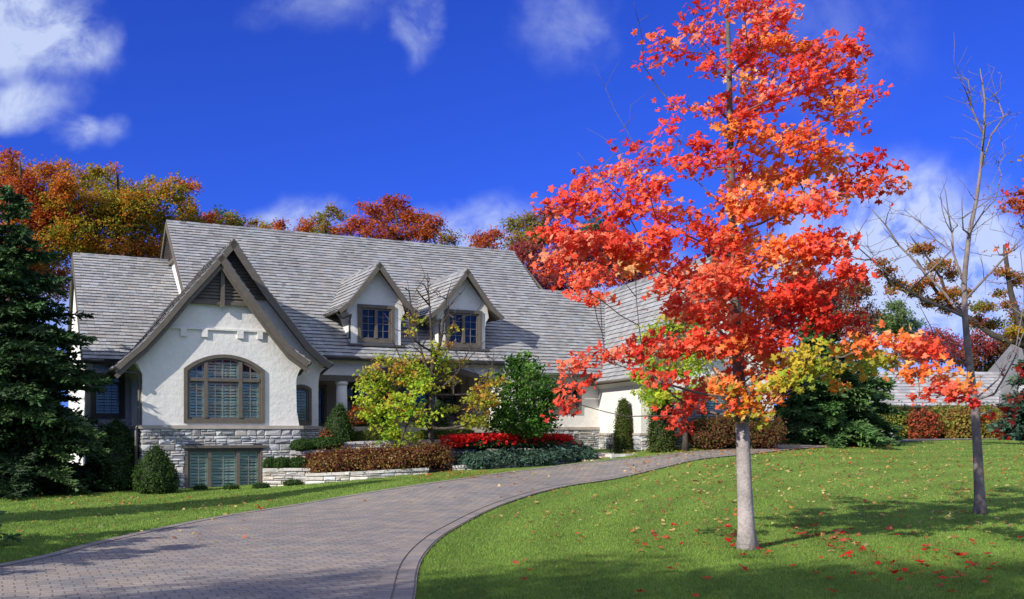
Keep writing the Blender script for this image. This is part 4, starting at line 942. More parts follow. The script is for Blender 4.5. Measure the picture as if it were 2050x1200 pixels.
maple = [(1490, 8, 55, 24, 'r'), (1555, 25, 42, 26, 'r'), (1530, 62, 55, 28, 'r'), (1395, 22, 16, 9, 'd'), (1385, 55, 26, 15, 'r'), (1425, 80, 24, 20, 'r'), (1316, 68, 18, 11, 'r'), (1372, 100, 30, 14, 'r'), (1325, 118, 26, 12, 'r'), (1425, 132, 30, 20, 'r'),
 (1502, 105, 45, 33, 'r'), (1560, 108, 48, 38, 'o'), (1635, 112, 44, 28, 'r'), (1695, 95, 40, 16, 'r'), (1600, 150, 48, 34, 'r'), (1680, 140, 48, 34, 'r'), (1722, 188, 36, 13, 'r'), (1690, 215, 40, 20, 'o'), (1640, 200, 44, 34, 'r'), (1702, 250, 30, 16, 'r'),
 (1505, 165, 48, 28, 'o'), (1550, 186, 38, 24, 'r'), (1440, 215, 42, 20, 'r'), (1508, 215, 42, 24, 'r'), (1482, 260, 54, 28, 'o'), (1548, 290, 46, 26, 'o'), (1606, 272, 44, 24, 'o'), (1290, 132, 12, 7, 'd'), (1348, 212, 22, 10, 'r'), (1330, 245, 26, 10, 'r'), (1285, 295, 22, 9, 'r'), (1235, 290, 14, 7, 'd'), (1335, 300, 22, 12, 'r'), (1298, 315, 20, 10, 'd'), (1360, 325, 18, 14, 'r'),
 (1405, 295, 32, 18, 'r'), (1420, 330, 38, 20, 'r'), (1632, 300, 46, 22, 'o'), (1662, 325, 38, 18, 'o'), (1735, 322, 40, 12, 'd'), (1778, 328, 22, 7, 'd'), (1758, 378, 44, 18, 'r'), (1700, 372, 46, 24, 'o'), (1600, 350, 48, 34, 'o'), (1540, 352, 46, 34, 'o'), (1484, 335, 38, 30, 'r'),
 (1570, 412, 56, 38, 'o'), (1648, 402, 46, 28, 'r'), (1500, 405, 48, 38, 'o'), (1150, 368, 36, 20, 'r'), (1200, 345, 32, 14, 'r'), (1260, 348, 40, 20, 'r'), (1300, 372, 40, 22, 'r'), (1130, 420, 38, 26, 'r'), (1190, 412, 46, 28, 'r'), (1258, 422, 54, 28, 'r'), (1325, 430, 34, 20, 'r'), (1110, 470, 32, 28, 'r'), (1160, 482, 48, 34, 'r'), (1228, 492, 56, 38, 'r'), (1308, 482, 54, 36, 'r'), (1380, 442, 38, 18, 'r'), (1422, 482, 46, 36, 'r'),
 (1120, 522, 44, 22, 'r'), (1200, 550, 44, 26, 'r'), (1272, 522, 50, 30, 'o'), (1165, 572, 34, 14, 'r'), (1188, 597, 36, 14, 'r'), (1352, 560, 62, 40, 'r'), (1430, 560, 56, 42, 'r'), (1504, 520, 64, 46, 'o'), (1582, 502, 64, 42, 'o'), (1650, 490, 50, 36, 'r'), (1690, 540, 40, 20, 'r'), (1722, 552, 30, 9, 'd'),
 (1420, 628, 62, 42, 'r'), (1362, 612, 38, 26, 'r'), (1502, 602, 54, 36, 'o'), (1580, 592, 56, 38, 'r'), (1648, 582, 52, 32, 'r'), (1640, 632, 56, 30, 'd'), (1700, 645, 30, 14, 'd'), (1558, 645, 50, 26, 'd'), (1402, 690, 54, 30, 'r'), (1332, 700, 54, 28, 'r'), (1272, 706, 44, 18, 'r'), (1212, 716, 40, 16, 'r'), (1160, 730, 36, 15, 'r'), (1150, 768, 24, 13, 'r'), (1137, 798, 20, 11, 'r'), (1120, 828, 14, 12, 'r'),
 (1480, 690, 46, 36, 'o'), (1540, 700, 46, 34, 'r'), (1490, 745, 34, 20, 'o'), (1496, 785, 36, 20, 'y', -.5), (1505, 824, 42, 17, 'y', -.45), (1458, 800, 26, 20, 'o', -.5), (1475, 836, 20, 9, 'y', -.35), (1535, 800, 26, 18, 'o', -.3), (1520, 840, 18, 8, 'y', -.4), (1450, 765, 24, 16, 'o', -.5), (1480, 700, 30, 24, 'o', -.6), (1510, 665, 36, 24, 'r', -.7), (1470, 640, 34, 24, 'o', -.6), (1455, 585, 40, 26, 'r', -.7), (1480, 545, 36, 24, 'o', -.7), (1450, 500, 34, 24, 'r', -.6), (1478, 455, 32, 22, 'o', -.6), (1462, 405, 30, 20, 'r', -.5), (1480, 365, 24, 18, 'o', -.5), (1450, 320, 22, 14, 'r', -.4), (1472, 235, 22, 13, 'r', -.4), (1540, 745, 30, 18, 'o', -.5), (1565, 690, 34, 22, 'r', -.6), (1382, 808, 44, 15, 'r'), (1342, 830, 30, 14, 'r'), (1360, 852, 16, 10, 'r'), (1420, 788, 30, 14, 'r'), (1330, 762, 26, 14, 'r'), (1300, 740, 20, 8, 'r'),
 (1612, 712, 40, 22, 'g'), (1652, 744, 32, 16, 'g'), (1700, 702, 44, 22, 'y'), (1672, 768, 26, 10, 'y'), (1728, 742, 24, 15, 'g'), (1590, 760, 40, 20, 'g'), (1570, 730, 34, 20, 'g'),
 (1742, 688, 40, 18, 'o', -1.21), (1800, 690, 44, 18, 'o', -1.54), (1850, 700, 38, 18, 'r', -1.71), (1790, 722, 34, 12, 'y', -1.43), (1835, 742, 34, 15, 'o', -1.71), (1880, 748, 28, 15, 'o', -1.81), (1900, 782, 32, 17, 'r', -1.93), (1945, 795, 18, 10, 'r', -1.98), (1842, 792, 12, 9, 'o', -1.81), (1925, 765, 18, 10, 'o', -1.93)]
tw = [(1268, 5, 0), (1190, 130, .3), (1240, 122, .2), (1262, 212, 0), (1250, 250, .2), (1172, 256, -.3), (1240, 300, 0), (1300, 30, .2), (1088, 390, .3), (1215, 285, .4), (1155, 305, -.2), (1380, 190, .4), (1372, 250, 0), (1590, 250, .5), (1620, 240, .3), (1660, 290, .2), (1390, 60, .3), (1320, 170, .2), (1275, 225, .5), (1360, 270, .5), (1300, 340, .3)]
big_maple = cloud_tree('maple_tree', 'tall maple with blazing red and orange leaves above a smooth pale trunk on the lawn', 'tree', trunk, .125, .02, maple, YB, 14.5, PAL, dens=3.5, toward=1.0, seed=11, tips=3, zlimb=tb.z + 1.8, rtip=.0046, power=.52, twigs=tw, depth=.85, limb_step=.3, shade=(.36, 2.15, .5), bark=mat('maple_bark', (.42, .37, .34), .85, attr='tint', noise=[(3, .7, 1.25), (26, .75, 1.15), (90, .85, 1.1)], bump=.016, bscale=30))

# bare tree at the right
nb_ = at(1963, 1030); YN = nb_.y; q = lambda x, y, d=0: pt(x, y, YN + d)
bt = [nb_ - Vector((0, 0, .05)), q(1962, 1015), q(1957, 900), q(1950, 800), q(1940, 720), q(1932, 640), q(1930, 560), q(1940, 470), q(1955, 400), q(1964, 330), q(1970, 260), q(1972, 200), q(1962, 138)]
rg = random.Random(5); tw = []
for (x, y, sx, sy, n) in [(1945, 190, 35, 50, 26), (1990, 230, 30, 50, 22), (1900, 400, 25, 60, 20), (1780, 440, 50, 40, 22), (1740, 500, 45, 30, 22), (1990, 380, 35, 60, 24), (2030, 480, 25, 50, 18), (1850, 520, 60, 50, 24), (1960, 450, 40, 50, 22), (2010, 580, 30, 40, 10), (1850, 640, 40, 30, 10), (2030, 720, 25, 60, 14), (1700, 480, 20, 25, 8), (2010, 250, 25, 30, 8), (1925, 150, 16, 20, 6), (1990, 150, 20, 20, 6), (2000, 780, 30, 30, 8), (1870, 470, 25, 40, 10)]:
    for k in range(int(n * 1.5)): tw.append((x + rg.gauss(0, sx * .8), y + rg.gauss(0, sy * .8), rg.uniform(-.8, .8)))
bare_paths = [([q(1932, 620), q(1870, 565, .3), q(1800, 492, .5), q(1772, 450, .6), q(1742, 416, .7)], .030, .010), ([q(1933, 632), q(1850, 602, -.3), q(1795, 565, -.5), q(1745, 520, -.6), q(1702, 482, -.7)], .026, .007),
 ([q(1931, 560), q(1908, 505, .1), q(1899, 430, .2), q(1893, 385, .3)], .026, .008), ([q(1935, 612), q(1970, 560, -.2), q(2015, 512, -.3), q(2052, 468, -.4)], .028, .009), ([q(1945, 465), q(1965, 430, .2), q(1992, 400, .3), q(2005, 350, .4)], .018, .006),
 ([q(1942, 740), q(1880, 690, .2), q(1840, 610, .4)], .016, .006), ([q(1952, 815), q(1990, 790, -.3), q(2030, 720, -.5), q(2060, 640, -.6)], .026, .009), ([q(1952, 810), q(1998, 760, .3), q(2035, 690, .5), q(2050, 600, .6)], .02, .007), ([q(1956, 850), q(2000, 810, .2), q(2045, 790, .3)], .014, .005), ([q(1967, 330), q(1985, 270, .1), q(2010, 235, .2)], .012, .004), ([q(1970, 260), q(1945, 215, .1), q(1938, 160, .1)], .012, .004)]
cloud_tree('bare_tree', 'nearly leafless young tree with thin grey branches standing alone on the right lawn', 'tree', bt, .105, .012,
 [(1985, 508, 24, 7, 'o', 0), (2030, 500, 14, 5, 'r', 0), (1985, 840, 24, 20, 'd', .2), (2020, 820, 24, 16, 'd', .4), (2030, 760, 16, 24, 'd', .3), (1952, 765, 12, 9, 'r', 0), (2010, 870, 18, 12, 'd', 0), (2035, 800, 14, 20, 'r', .2), (1990, 388, 6, 4, 'd', 0), (1955, 640, 9, 14, 'r', 0), (2040, 850, 14, 12, 'r', .2)], YN, 12, PAL, dens=.9, seed=21, rtip=.0045, power=.46, extra_paths=bare_paths, twigs=tw, zlimb=nb_.z + 1.6, tips=2, bark=mat('bare_tree_bark', (.22, .175, .16), .85, noise=[(4, .6, 1.3), (40, .75, 1.2)], bump=.008, bscale=40))

# yellow-green maple in front of the porch
yb = at(866, 944); YY = yb.y; q = lambda x, y, d=0: pt(x, y, YY + d)
GY = [((.40, .54, .04), 6), ((.52, .58, .05), 4), ((.62, .50, .06), 1.6), ((.24, .42, .03), 3), ((.66, .34, .06), .6)]
GO = [((.50, .42, .05), 3), ((.60, .30, .05), 2), ((.34, .40, .035), 4), ((.62, .52, .14), 1)]
rg = random.Random(9); tw = []
for (x, y, sx, sy, n) in [(855, 575, 32, 30, 34), (820, 620, 30, 40, 22), (895, 620, 34, 40, 26), (930, 740, 45, 40, 34), (900, 690, 40, 40, 20), (800, 680, 30, 30, 12), (960, 720, 30, 25, 16), (860, 640, 30, 40, 20)]:
    for k in range(n): tw.append((x + rg.gauss(0, sx * .7), y + rg.gauss(0, sy * .7), rg.uniform(-.9, .9)))
ypaths = [([q(864, 800), q(820, 775, .3), q(770, 745, .4)], .03, .01), ([q(864, 790), q(905, 760, -.3), q(955, 700, -.4), q(985, 670, -.4)], .028, .006), ([q(864, 760), q(840, 690, .2), q(822, 610, .3), q(815, 560, .3)], .022, .005), ([q(864, 740), q(885, 670, 0), q(893, 600, .2), q(905, 560, .2)], .022, .005), ([q(866, 800), q(930, 790, .4), q(985, 775, .5)], .022, .006)]
cloud_tree('small_maple_tree', 'small yellow-green maple, bare at the top, in front of the porch', 'tree',
 [yb - Vector((0, 0, .05)), q(865, 925), q(862, 860), q(864, 790), q(866, 720), q(862, 640), q(858, 590), q(855, 545)], .115, .012,
 [(785, 738, 46, 22, 'b'), (755, 778, 44, 30, 'a'), (742, 828, 38, 22, 'a'), (800, 818, 54, 36, 'a'), (792, 868, 54, 26, 'a'), (722, 805, 18, 12, 'a'), (825, 722, 34, 18, 'a'), (845, 770, 26, 24, 'a'), (830, 760, 36, 28, 'a'), (762, 862, 34, 24, 'a'), (740, 745, 22, 12, 'b'), (800, 895, 10, 14, 'a'), (850, 840, 24, 20, 'a'),
  (905, 755, 16, 12, 'b'), (880, 730, 26, 24, 'a'), (960, 800, 36, 26, 'b'), (948, 842, 36, 18, 'b'), (985, 765, 26, 20, 'b'), (900, 820, 24, 8, 'a'), (828, 640, 18, 14, 'b'), (820, 670, 12, 7, 'b'), (908, 655, 12, 12, 'b'), (900, 690, 10, 8, 'b'), (870, 700, 20, 16, 'a'), (925, 725, 16, 8, 'b'), (975, 810, 22, 30, 'b'), (925, 850, 18, 8, 'b'), (760, 715, 14, 6, 'b')],
 YY, 7.2, dict(a=GY, b=GO), dens=2.3, seed=31, rtip=.010, power=.5, extra_paths=ypaths, twigs=tw, zlimb=yb.z + 1.0, tips=3, bark=M_bark_dark, depth=.7, maxdy=1.5, limb_step=.25)

# leafy green tree on the terrace
GN = [((.055, .15, .018), 4), ((.09, .21, .025), 3), ((.14, .27, .035), 2), ((.035, .10, .014), 2)]
YG = 31.2; gb = pt(1052, 893, YG); q = lambda x, y, d=0: pt(x, y, YG + d)
cloud_tree('green_shrub_tree', 'bushy bright green small tree between the porch and the right wing', 'tree', [gb, q(1052, 870), q(1050, 830), q(1048, 780), q(1046, 730)], .06, .015,
 [(1046, 732, 34, 24, 0), (1030, 765, 44, 30, 0), (1080, 772, 34, 28, 0), (1018, 805, 50, 32, 0), (1072, 805, 46, 34, 0), (1045, 838, 60, 30, 0), (1088, 838, 36, 28, 0), (1005, 840, 40, 26, 0), (1060, 862, 46, 16, 0), (1025, 720, 14, 12, 0), (1100, 800, 18, 30, 0), (1052, 715, 12, 10, 0), (985, 855, 20, 14, 0), (1065, 745, 24, 18, 0)],
 YG, 6.8, {0: GN}, dens=4.4, seed=41, shape=OVAL, rtip=.005, extra_paths=[([gb, q(1030, 850, .2), q(1015, 800, .4)], .03, .012), ([gb, q(1075, 850, -.2), q(1085, 790, -.3)], .03, .012)], depth=.5, maxdy=1.1, bark=M_bark_dark)
# second yellow-green maple behind the big one
b2 = atY(1372, 32.0); Y2 = 32.0; q = lambda x, y, d=0: pt(x, y, Y2 + d)
cloud_tree('yellow_green_maple_tree', 'yellow-green maple half hidden behind the red maple, beside the right wing', 'tree', [b2, q(1372, 860), q(1374, 800), q(1376, 740), q(1374, 680), q(1372, 640)], .10, .02,
 [(1305, 672, 34, 24, 'a'), (1290, 712, 30, 20, 'a'), (1300, 748, 40, 26, 'a'), (1330, 800, 46, 26, 'a'), (1300, 785, 24, 16, 'a'), (1400, 720, 40, 30, 'a'), (1345, 650, 36, 26, 'a'), (1390, 680, 40, 26, 'a'), (1420, 765, 40, 24, 'a'), (1350, 740, 40, 26, 'b'), (1390, 640, 30, 20, 'a'), (1320, 830, 22, 10, 'a'), (1440, 700, 26, 22, 'a')],
 Y2, 7.2, dict(a=GY, b=GO), dens=3.0, seed=51, rtip=.005, bark=M_bark_dark, depth=.8)

# ------------------------------------------------------------------ background trees
BGP = dict(
 or_=[((0.589, 0.195, 0.022), 4), ((0.461, 0.117, 0.022), 3), ((0.538, 0.286, 0.030), 2)], gold=[((0.486, 0.299, 0.026), 3), ((0.307, 0.299, 0.029), 4), ((0.563, 0.234, 0.024), 3), ((0.192, 0.234, 0.024), 2)],
 dr=[((0.486, 0.098, 0.024), 4), ((0.563, 0.156, 0.030), 3), ((0.358, 0.072, 0.018), 2)], ol=[((0.205, 0.221, 0.036), 4), ((0.333, 0.260, 0.042), 2), ((0.410, 0.143, 0.036), 2)], gr=[((0.077, 0.143, 0.024), 3), ((0.128, 0.208, 0.030), 2)],
 pk=[((0.435, 0.072, 0.060), 3), ((0.358, 0.117, 0.072), 2), ((0.256, 0.039, 0.036), 3)], br=[((0.333, 0.117, 0.042), 3), ((0.230, 0.078, 0.042), 3), ((0.179, 0.156, 0.042), 2)], lg=[((0.141, 0.208, 0.066), 3), ((0.205, 0.286, 0.084), 2)], rust=[((0.486, 0.182, 0.034), 3), ((0.384, 0.130, 0.026), 3), ((0.282, 0.247, 0.036), 2)])
bgt = [
 ('oak_tree', 'rusty orange oak rising behind the spruce at the far left', 40, 44, [(18, 345, 44, 34, 'or_'), (60, 372, 44, 30, 'dr'), (100, 345, 40, 22, 'or_'), (128, 375, 34, 30, 'or_'), (30, 420, 54, 44, 'or_'), (105, 430, 50, 40, 'dr'), (12, 380, 30, 30, 'dr'), (80, 480, 60, 30, 'or_'), (130, 330, 14, 8, 'or_'), (20, 312, 18, 10, 'dr'), (-30, 380, 50, 50, 'or_'), (30, 500, 60, 30, 'or_')], 5.6),
 ('oak_tree', 'broad golden and olive oak behind the left roof', 235, 46, [(172, 368, 44, 34, 'gold'), (205, 345, 28, 14, 'gold'), (235, 392, 54, 38, 'gold'), (300, 400, 46, 32, 'gold'), (340, 382, 36, 24, 'gold'), (378, 372, 24, 16, 'or_'), (372, 412, 26, 20, 'gold'), (232, 450, 70, 38, 'gold'), (320, 448, 60, 34, 'gold'), (150, 440, 50, 40, 'or_'), (170, 490, 60, 32, 'gold'), (280, 494, 60, 24, 'or_'), (225, 338, 12, 8, 'or_'), (352, 358, 10, 8, 'gold'), (305, 362, 12, 8, 'gold'), (350, 480, 40, 30, 'gold')], 5.6),
 ('oak_tree', 'dark red oak crown peeking over the left end of the main roof', 400, 50, [(398, 448, 34, 20, 'dr'), (425, 440, 20, 14, 'dr'), (380, 470, 40, 24, 'dr')], 5),
 ('oak_tree', 'olive green treetop just left of the main ridge', 455, 52, [(440, 434, 22, 14, 'gr'), (470, 440, 20, 12, 'ol'), (455, 450, 36, 14, 'ol')], 5),
 ('oak_tree', 'small orange treetops peeking low over the main ridge', 530, 52, [(505, 446, 16, 8, 'ol'), (532, 456, 20, 8, 'gold'), (560, 452, 16, 11, 'dr'), (540, 470, 40, 10, 'dr')], 5),
 ('oak_tree', 'open olive and orange treetop above the middle of the ridge', 650, 50, [(612, 452, 22, 12, 'or_'), (640, 440, 20, 14, 'ol'), (662, 424, 18, 11, 'ol'), (680, 430, 15, 10, 'ol'), (655, 460, 34, 14, 'ol'), (605, 465, 20, 8, 'dr'), (628, 470, 40, 12, 'ol')], 5),
 ('oak_tree', 'wide crimson oak crown behind the ridge between the dormers', 790, 48, [(782, 432, 46, 24, 'dr'), (795, 408, 26, 12, 'dr'), (745, 420, 22, 14, 'dr'), (722, 452, 36, 18, 'dr'), (830, 438, 36, 20, 'dr'), (868, 446, 26, 14, 'dr'), (790, 470, 80, 20, 'dr'), (850, 468, 40, 16, 'dr'), (690, 462, 26, 12, 'dr'), (770, 405, 12, 8, 'dr'), (725, 415, 10, 8, 'dr'), (900, 478, 26, 12, 'ol')], 5),
 ('oak_tree', 'low orange-red treetop near the right end of the ridge', 970, 50, [(962, 478, 28, 14, 'dr'), (990, 470, 20, 12, 'dr'), (975, 492, 36, 10, 'dr')], 5),
 ('oak_tree', 'olive and gold tree beside the right end of the main roof', 1050, 48, [(1030, 452, 26, 18, 'ol'), (1062, 446, 34, 20, 'ol'), (1098, 430, 24, 18, 'pk'), (1050, 486, 44, 24, 'ol'), (1085, 470, 36, 26, 'ol'), (1045, 500, 30, 20, 'pk')], 5),
 ('oak_tree', 'dark pinkish-red tree filling the gap right of the roof', 1120, 45, [(1088, 540, 50, 40, 'pk'), (1140, 500, 48, 44, 'pk'), (1190, 540, 50, 46, 'pk'), (1120, 570, 60, 26, 'pk'), (1060, 510, 30, 24, 'pk'), (1230, 500, 50, 50, 'pk'), (1280, 545, 60, 40, 'pk'), (1200, 470, 50, 40, 'gr')], 5.4),
 ('oak_tree', 'brownish-red tree behind the red maple, right of its trunk', 1665, 50, [(1650, 600, 54, 40, 'br'), (1708, 582, 32, 30, 'br'), (1740, 632, 22, 24, 'br'), (1690, 640, 60, 34, 'br'), (1600, 560, 50, 36, 'br'), (1640, 660, 50, 30, 'gr'), (1560, 620, 50, 50, 'br'), (1735, 580, 14, 14, 'br'), (1720, 665, 30, 20, 'pk')], 5),
 ('green_tree', 'pale green feathery tree in the distance left of the bare tree', 1795, 84, [(1788, 640, 44, 26, 'lg'), (1790, 612, 22, 12, 'lg'), (1825, 650, 26, 12, 'lg'), (1765, 655, 30, 18, 'lg'), (1800, 665, 44, 14, 'lg')], 4.6),
 ('oak_tree', 'pinkish-red distant tree behind the neighbouring roof', 1880, 76, [(1868, 676, 34, 18, 'pk'), (1900, 690, 30, 20, 'pk'), (1838, 690, 30, 16, 'pk'), (1880, 710, 54, 18, 'pk'), (1820, 712, 34, 14, 'br')], 4.6),
 ('oak_tree', 'rust-brown tree at the right behind the bare trunk', 1975, 78, [(1960, 690, 34, 30, 'pk'), (2000, 700, 34, 34, 'br'), (1940, 722, 36, 24, 'br'), (2035, 690, 30, 44, 'br'), (1990, 740, 50, 20, 'gr'), (2040, 750, 30, 40, 'rust')], 4.8),
]
bgt[0][4].extend([(60, 440, 60, 50, 'or_'), (120, 400, 50, 40, 'gold'), (50, 400, 50, 40, 'dr'), (140, 470, 60, 40, 'gold'), (110, 520, 50, 36, 'gold'), (40, 540, 60, 40, 'rust'), (100, 570, 50, 40, 'rust')]); bgt[1][4].extend([(260, 420, 70, 40, 'gold'), (200, 420, 60, 40, 'gold'), (380, 440, 30, 24, 'gold'), (220, 500, 80, 24, 'rust'), (320, 500, 60, 24, 'rust')])
for i, (nm, lb, px, Y, bl, lp) in enumerate(bgt):
    base = atY(px, Y); cy = max(b[1] for b in bl); top = min(b[1] for b in bl)
    tr = [base, pt(px + 3, 780, Y), pt(px - 4, cy + 20, Y), pt(px + 5, (cy + top) / 2, Y), pt(px, top + 10, Y)]
    cloud_tree(nm, lb, 'tree', tr, .28, .05, bl, Y, lp, BGP, group='autumn trees behind the house', dens=5.0, seed=100 + i, shape=OAK, bark=M_bark_dark, rtip=.018, power=.5, tips=3, depth=1.0, maxdy=2.2, limb_step=.9, flat=.8)
# the gnarled oak with tufts of rusty leaves
YO = 34.0; q = lambda x, y, d=0: pt(x, y, YO + d); ob = atY(2085, YO)
cloud_tree('gnarled_oak_tree', 'dark gnarled oak at the right edge with scattered tufts of rusty leaves', 'tree', [ob, q(2082, 800), q(2066, 740), q(2046, 660), q(2024, 590), q(2014, 520), q(2010, 490)], .24, .06,
 [(1845, 500, 26, 12, 'rust'), (1880, 532, 24, 13, 'rust'), (1905, 552, 12, 14, 'rust'), (1776, 545, 16, 12, 'rust'), (1757, 522, 7, 5, 'rust'), (1765, 528, 10, 8, 'rust'), (1795, 568, 22, 11, 'rust'), (1855, 565, 22, 9, 'rust'), (1832, 582, 24, 12, 'rust'), (1868, 605, 26, 10, 'rust'), (1902, 592, 22, 16, 'rust'), (1905, 618, 24, 12, 'rust'), (1965, 615, 28, 11, 'ol'), (1785, 585, 10, 7, 'rust'), (1930, 585, 14, 10, 'rust'), (2008, 545, 14, 12, 'rust'), (2035, 560, 16, 14, 'rust'), (2000, 590, 14, 7, 'ol'), (1985, 650, 24, 12, 'ol'), (2040, 640, 20, 20, 'ol'), (1955, 645, 16, 16, 'rust'), (2020, 610, 14, 10, 'rust'), (2032, 665, 20, 12, 'gold')],
 YO, 5.6, BGP, dens=7.5, seed=77, shape=OAK, bark=M_bark_dark, rtip=.012, power=.5, extra_paths=[([q(2046, 700), q(1990, 672), q(1945, 640), q(1905, 610), q(1880, 590), q(1850, 545), q(1835, 520)], .13, .05), ([q(1925, 625), q(1880, 612), q(1830, 590), q(1790, 575), q(1760, 540)], .09, .03), ([q(1905, 600), q(1885, 560), q(1860, 520), q(1822, 472)], .06, .02), ([q(1860, 608), q(1840, 605)], .05, .02)], tips=2, depth=.3, flat=.6)
cloud_tree('red_oak_branch_tree', 'deep red oak reaching in from the right edge of the picture', 'tree', [atY(2140, 26), pt(2135, 700, 26), pt(2120, 450, 26), pt(2110, 330, 26)], .16, .04,
 [(2030, 400, 20, 14, 'dr'), (2044, 425, 12, 22, 'dr'), (2012, 418, 14, 9, 'dr'), (2044, 385, 12, 12, 'dr'), (2070, 400, 30, 30, 'dr'), (2044, 322, 8, 5, 'or_'), (2050, 448, 10, 10, 'dr'), (2110, 380, 50, 50, 'dr'), (2120, 470, 50, 40, 'dr')], 26, 8, BGP, dens=3.2, seed=79, shape=OAK, bark=M_bark_dark, tips=2, depth=.4)

# ------------------------------------------------------------------ evergreens
NG = [((.072, .145, .040), 4), ((.10, .19, .052), 3), ((.14, .24, .07), 1.5), ((.045, .095, .03), 2)]
NB = [((.045, .10, .06), 4), ((.07, .14, .085), 2)]
SPRIG = [(-.07, 0), (0, -.12), (.07, 0), (.26, .24), (.08, .22), (.24, .52), (.06, .50), (.14, .78), (0, 1.05), (-.14, .78), (-.06, .50), (-.24, .52), (-.08, .22), (-.26, .24)]
def spruce(name, label, base, H, R, seed=1, pal=NG, whorls=None, skirt=.25, spr=.30, group=None, powr=.85, droop=.25, cat='tree', dens=1.0):
    rng = np.random.default_rng(seed); t = thing(name, label, cat, base, 0, group); b = np.array(base)
    mb = MB(); mb.tube([b - [0, 0, .1], b + [0, 0, H * .5], b + [0, 0, H * .98]], [H * .022, H * .013, .012], 8)
    C = []; S = []; Nn = []; A = []; K = []
    z = skirt; whorls = whorls or int(H / .24)
    for w in range(whorls):
        z = skirt + (H - skirt) * (w + rng.uniform(0, .6)) / whorls; f = 1 - (z - skirt) / (H - skirt); r = R * (f ** powr) * 1.0
        if z < skirt + .1 * H: r *= .86
        n = max(4, int(5 + 5 * f))
        for k in range(n):
            a = rng.uniform(0, 2 * math.pi); rr = r * rng.uniform(.72, 1.12) + .08; d = np.array([math.cos(a), math.sin(a), 0]); side = np.array([-d[1], d[0], 0])
            up0 = rng.uniform(.02, .16) * (1 if f < .7 else .4); pts = []
            for s in np.linspace(0, 1, 6):
                pts.append(b + [0, 0, z] + d * rr * s + np.array([0, 0, 1]) * rr * (up0 * s * 2 - (droop + .12 * f) * s * s + .20 * max(0, s - .7) ** 1 * 1.2))
            mb.tube(pts, list(np.linspace(.012 + .014 * f, .004, 6)), 4)
            m = max(3, int(rr / .085 * dens))
            for q in range(m):
                s = .10 + .90 * (q + rng.uniform(0, 1)) / m; i = min(4, int(s * 5)); u = s * 5 - i; p = pts[i] * (1 - u) + pts[i + 1] * u
                wl = (1 - s) * rr * .42 + .10
                for sg in (-1, 1):
                    dirn = d * .75 + side * sg * rng.uniform(.5, 1.0) + np.array([0, 0, rng.uniform(-.32, .12)]); dirn /= np.linalg.norm(dirn)
                    mm = max(1, int(wl / .16))
                    for j in range(mm):
                        C.append(p + dirn * wl * j / mm); A.append(dirn + rng.normal(0, .22, 3)); S.append(spr * rng.uniform(.7, 1.15)); Nn.append(np.array([0, 0, 1]) + rng.normal(0, .38, 3)); K.append(k + w * 50)
            C.append(pts[-1] - d * .1); A.append(d + np.array([0, 0, .25])); S.append(spr * 1.2); Nn.append(np.array([0, 0, 1.]) + rng.normal(0, .2, 3)); K.append(k + w * 50)
            C.append(pts[-1] - d * .1); A.append(d + np.array([0, 0, .2])); S.append(spr * 1.1); Nn.append(side + rng.normal(0, .3, 3)); K.append(k + w * 50)
    for k in range(12): C.append(b + [0, 0, H - .25 + .02 * k]); A.append(np.array([rng.normal(0, .5), rng.normal(0, .5), 1])); S.append(spr * .8); Nn.append(rng.normal(0, 1, 3)); K.append(0)
    C = np.array(C); n = len(C); u, ki = np.unique(np.array(K), return_inverse=True)
    col = palette(rng, len(u), pal, .12)[ki] * (1 + rng.normal(0, .14, (n, 1)))
    leafs = leaf_arrays(C, np.array(S), np.array(Nn), np.clip(col, .004, .9), SPRIG, .5, rng, axis_hint=np.array(A))
    mb.build('trunk', M_bark_dark, t, world=True); mesh_obj('crown', leafs[0], leafs[1], leafs[2], M_needle, t, world=True)
    return t
spruce('spruce_tree', 'large dark green spruce spreading its branches in front of the left end of the house', (-13.8, 27.4, g1(-13.8, 27.4)), 8.4, 3.5, seed=3, skirt=.12, spr=.25, dens=1.5, whorls=46, powr=.82, pal=[((.046, .098, .030), 4), ((.066, .13, .038), 3), ((.09, .17, .05), 1.5), ((.03, .066, .024), 2)])
spruce('spruce_tree', 'small dark spruce at the left edge beside the driveway', (-8.35, 14.2, g1(-8.35, 14.2)), 2.35, 1.15, seed=5, spr=.2, skirt=.05)
spruce('spruce_tree', 'broad dark green spruce low beside the lane, right of the red maple trunk', tuple(atY(1650, 39)), 4.3, 2.9, seed=7, pal=NG, powr=.42, spr=.30, skirt=.1, dens=1.3)
spruce('spruce_tree', 'small evergreen between the right wing and the broad spruce', tuple(atY(1578, 37)), 2.9, 1.1, seed=17, powr=.45, spr=.26, skirt=.08, dens=1.3)
spruce('spruce_tree', 'second dark spruce joining the broad one beside the stone slope', tuple(atY(1728, 43)), 4.3, 1.6, seed=8, powr=.5, spr=.34, skirt=.1)
spruce('spruce_tree', 'tall narrow spruce showing behind the right side of the red maple', tuple(atY(1640, 52)), 7.2, 2.2, seed=9, spr=.5)
spruce('spruce_tree', 'dark spruce at the far right edge behind the shrubs', tuple(atY(2085, 44)), 3.9, 1.9, seed=10, pal=NB, spr=.42, powr=.6, skirt=.1)
# trees beside and behind the viewpoint whose shade crosses the lawn and the drive
spruce('spruce_tree', 'low spruce outside the picture on the left beside the drive', (-8.7, 11.9, 0), 2.7, 1.45, seed=13, spr=.25, skirt=.05)
spruce('spruce_tree', 'bushy spruce outside the picture, nearest the viewpoint on the left', (-9.0, 9.6, 0), 3.7, 1.6, seed=14, spr=.25, skirt=.05)
spruce('spruce_tree', 'tall spruce outside the picture on the left, shading the lawn', (-14.8, 14.8, 0), 9.5, 1.5, seed=12, spr=.5)

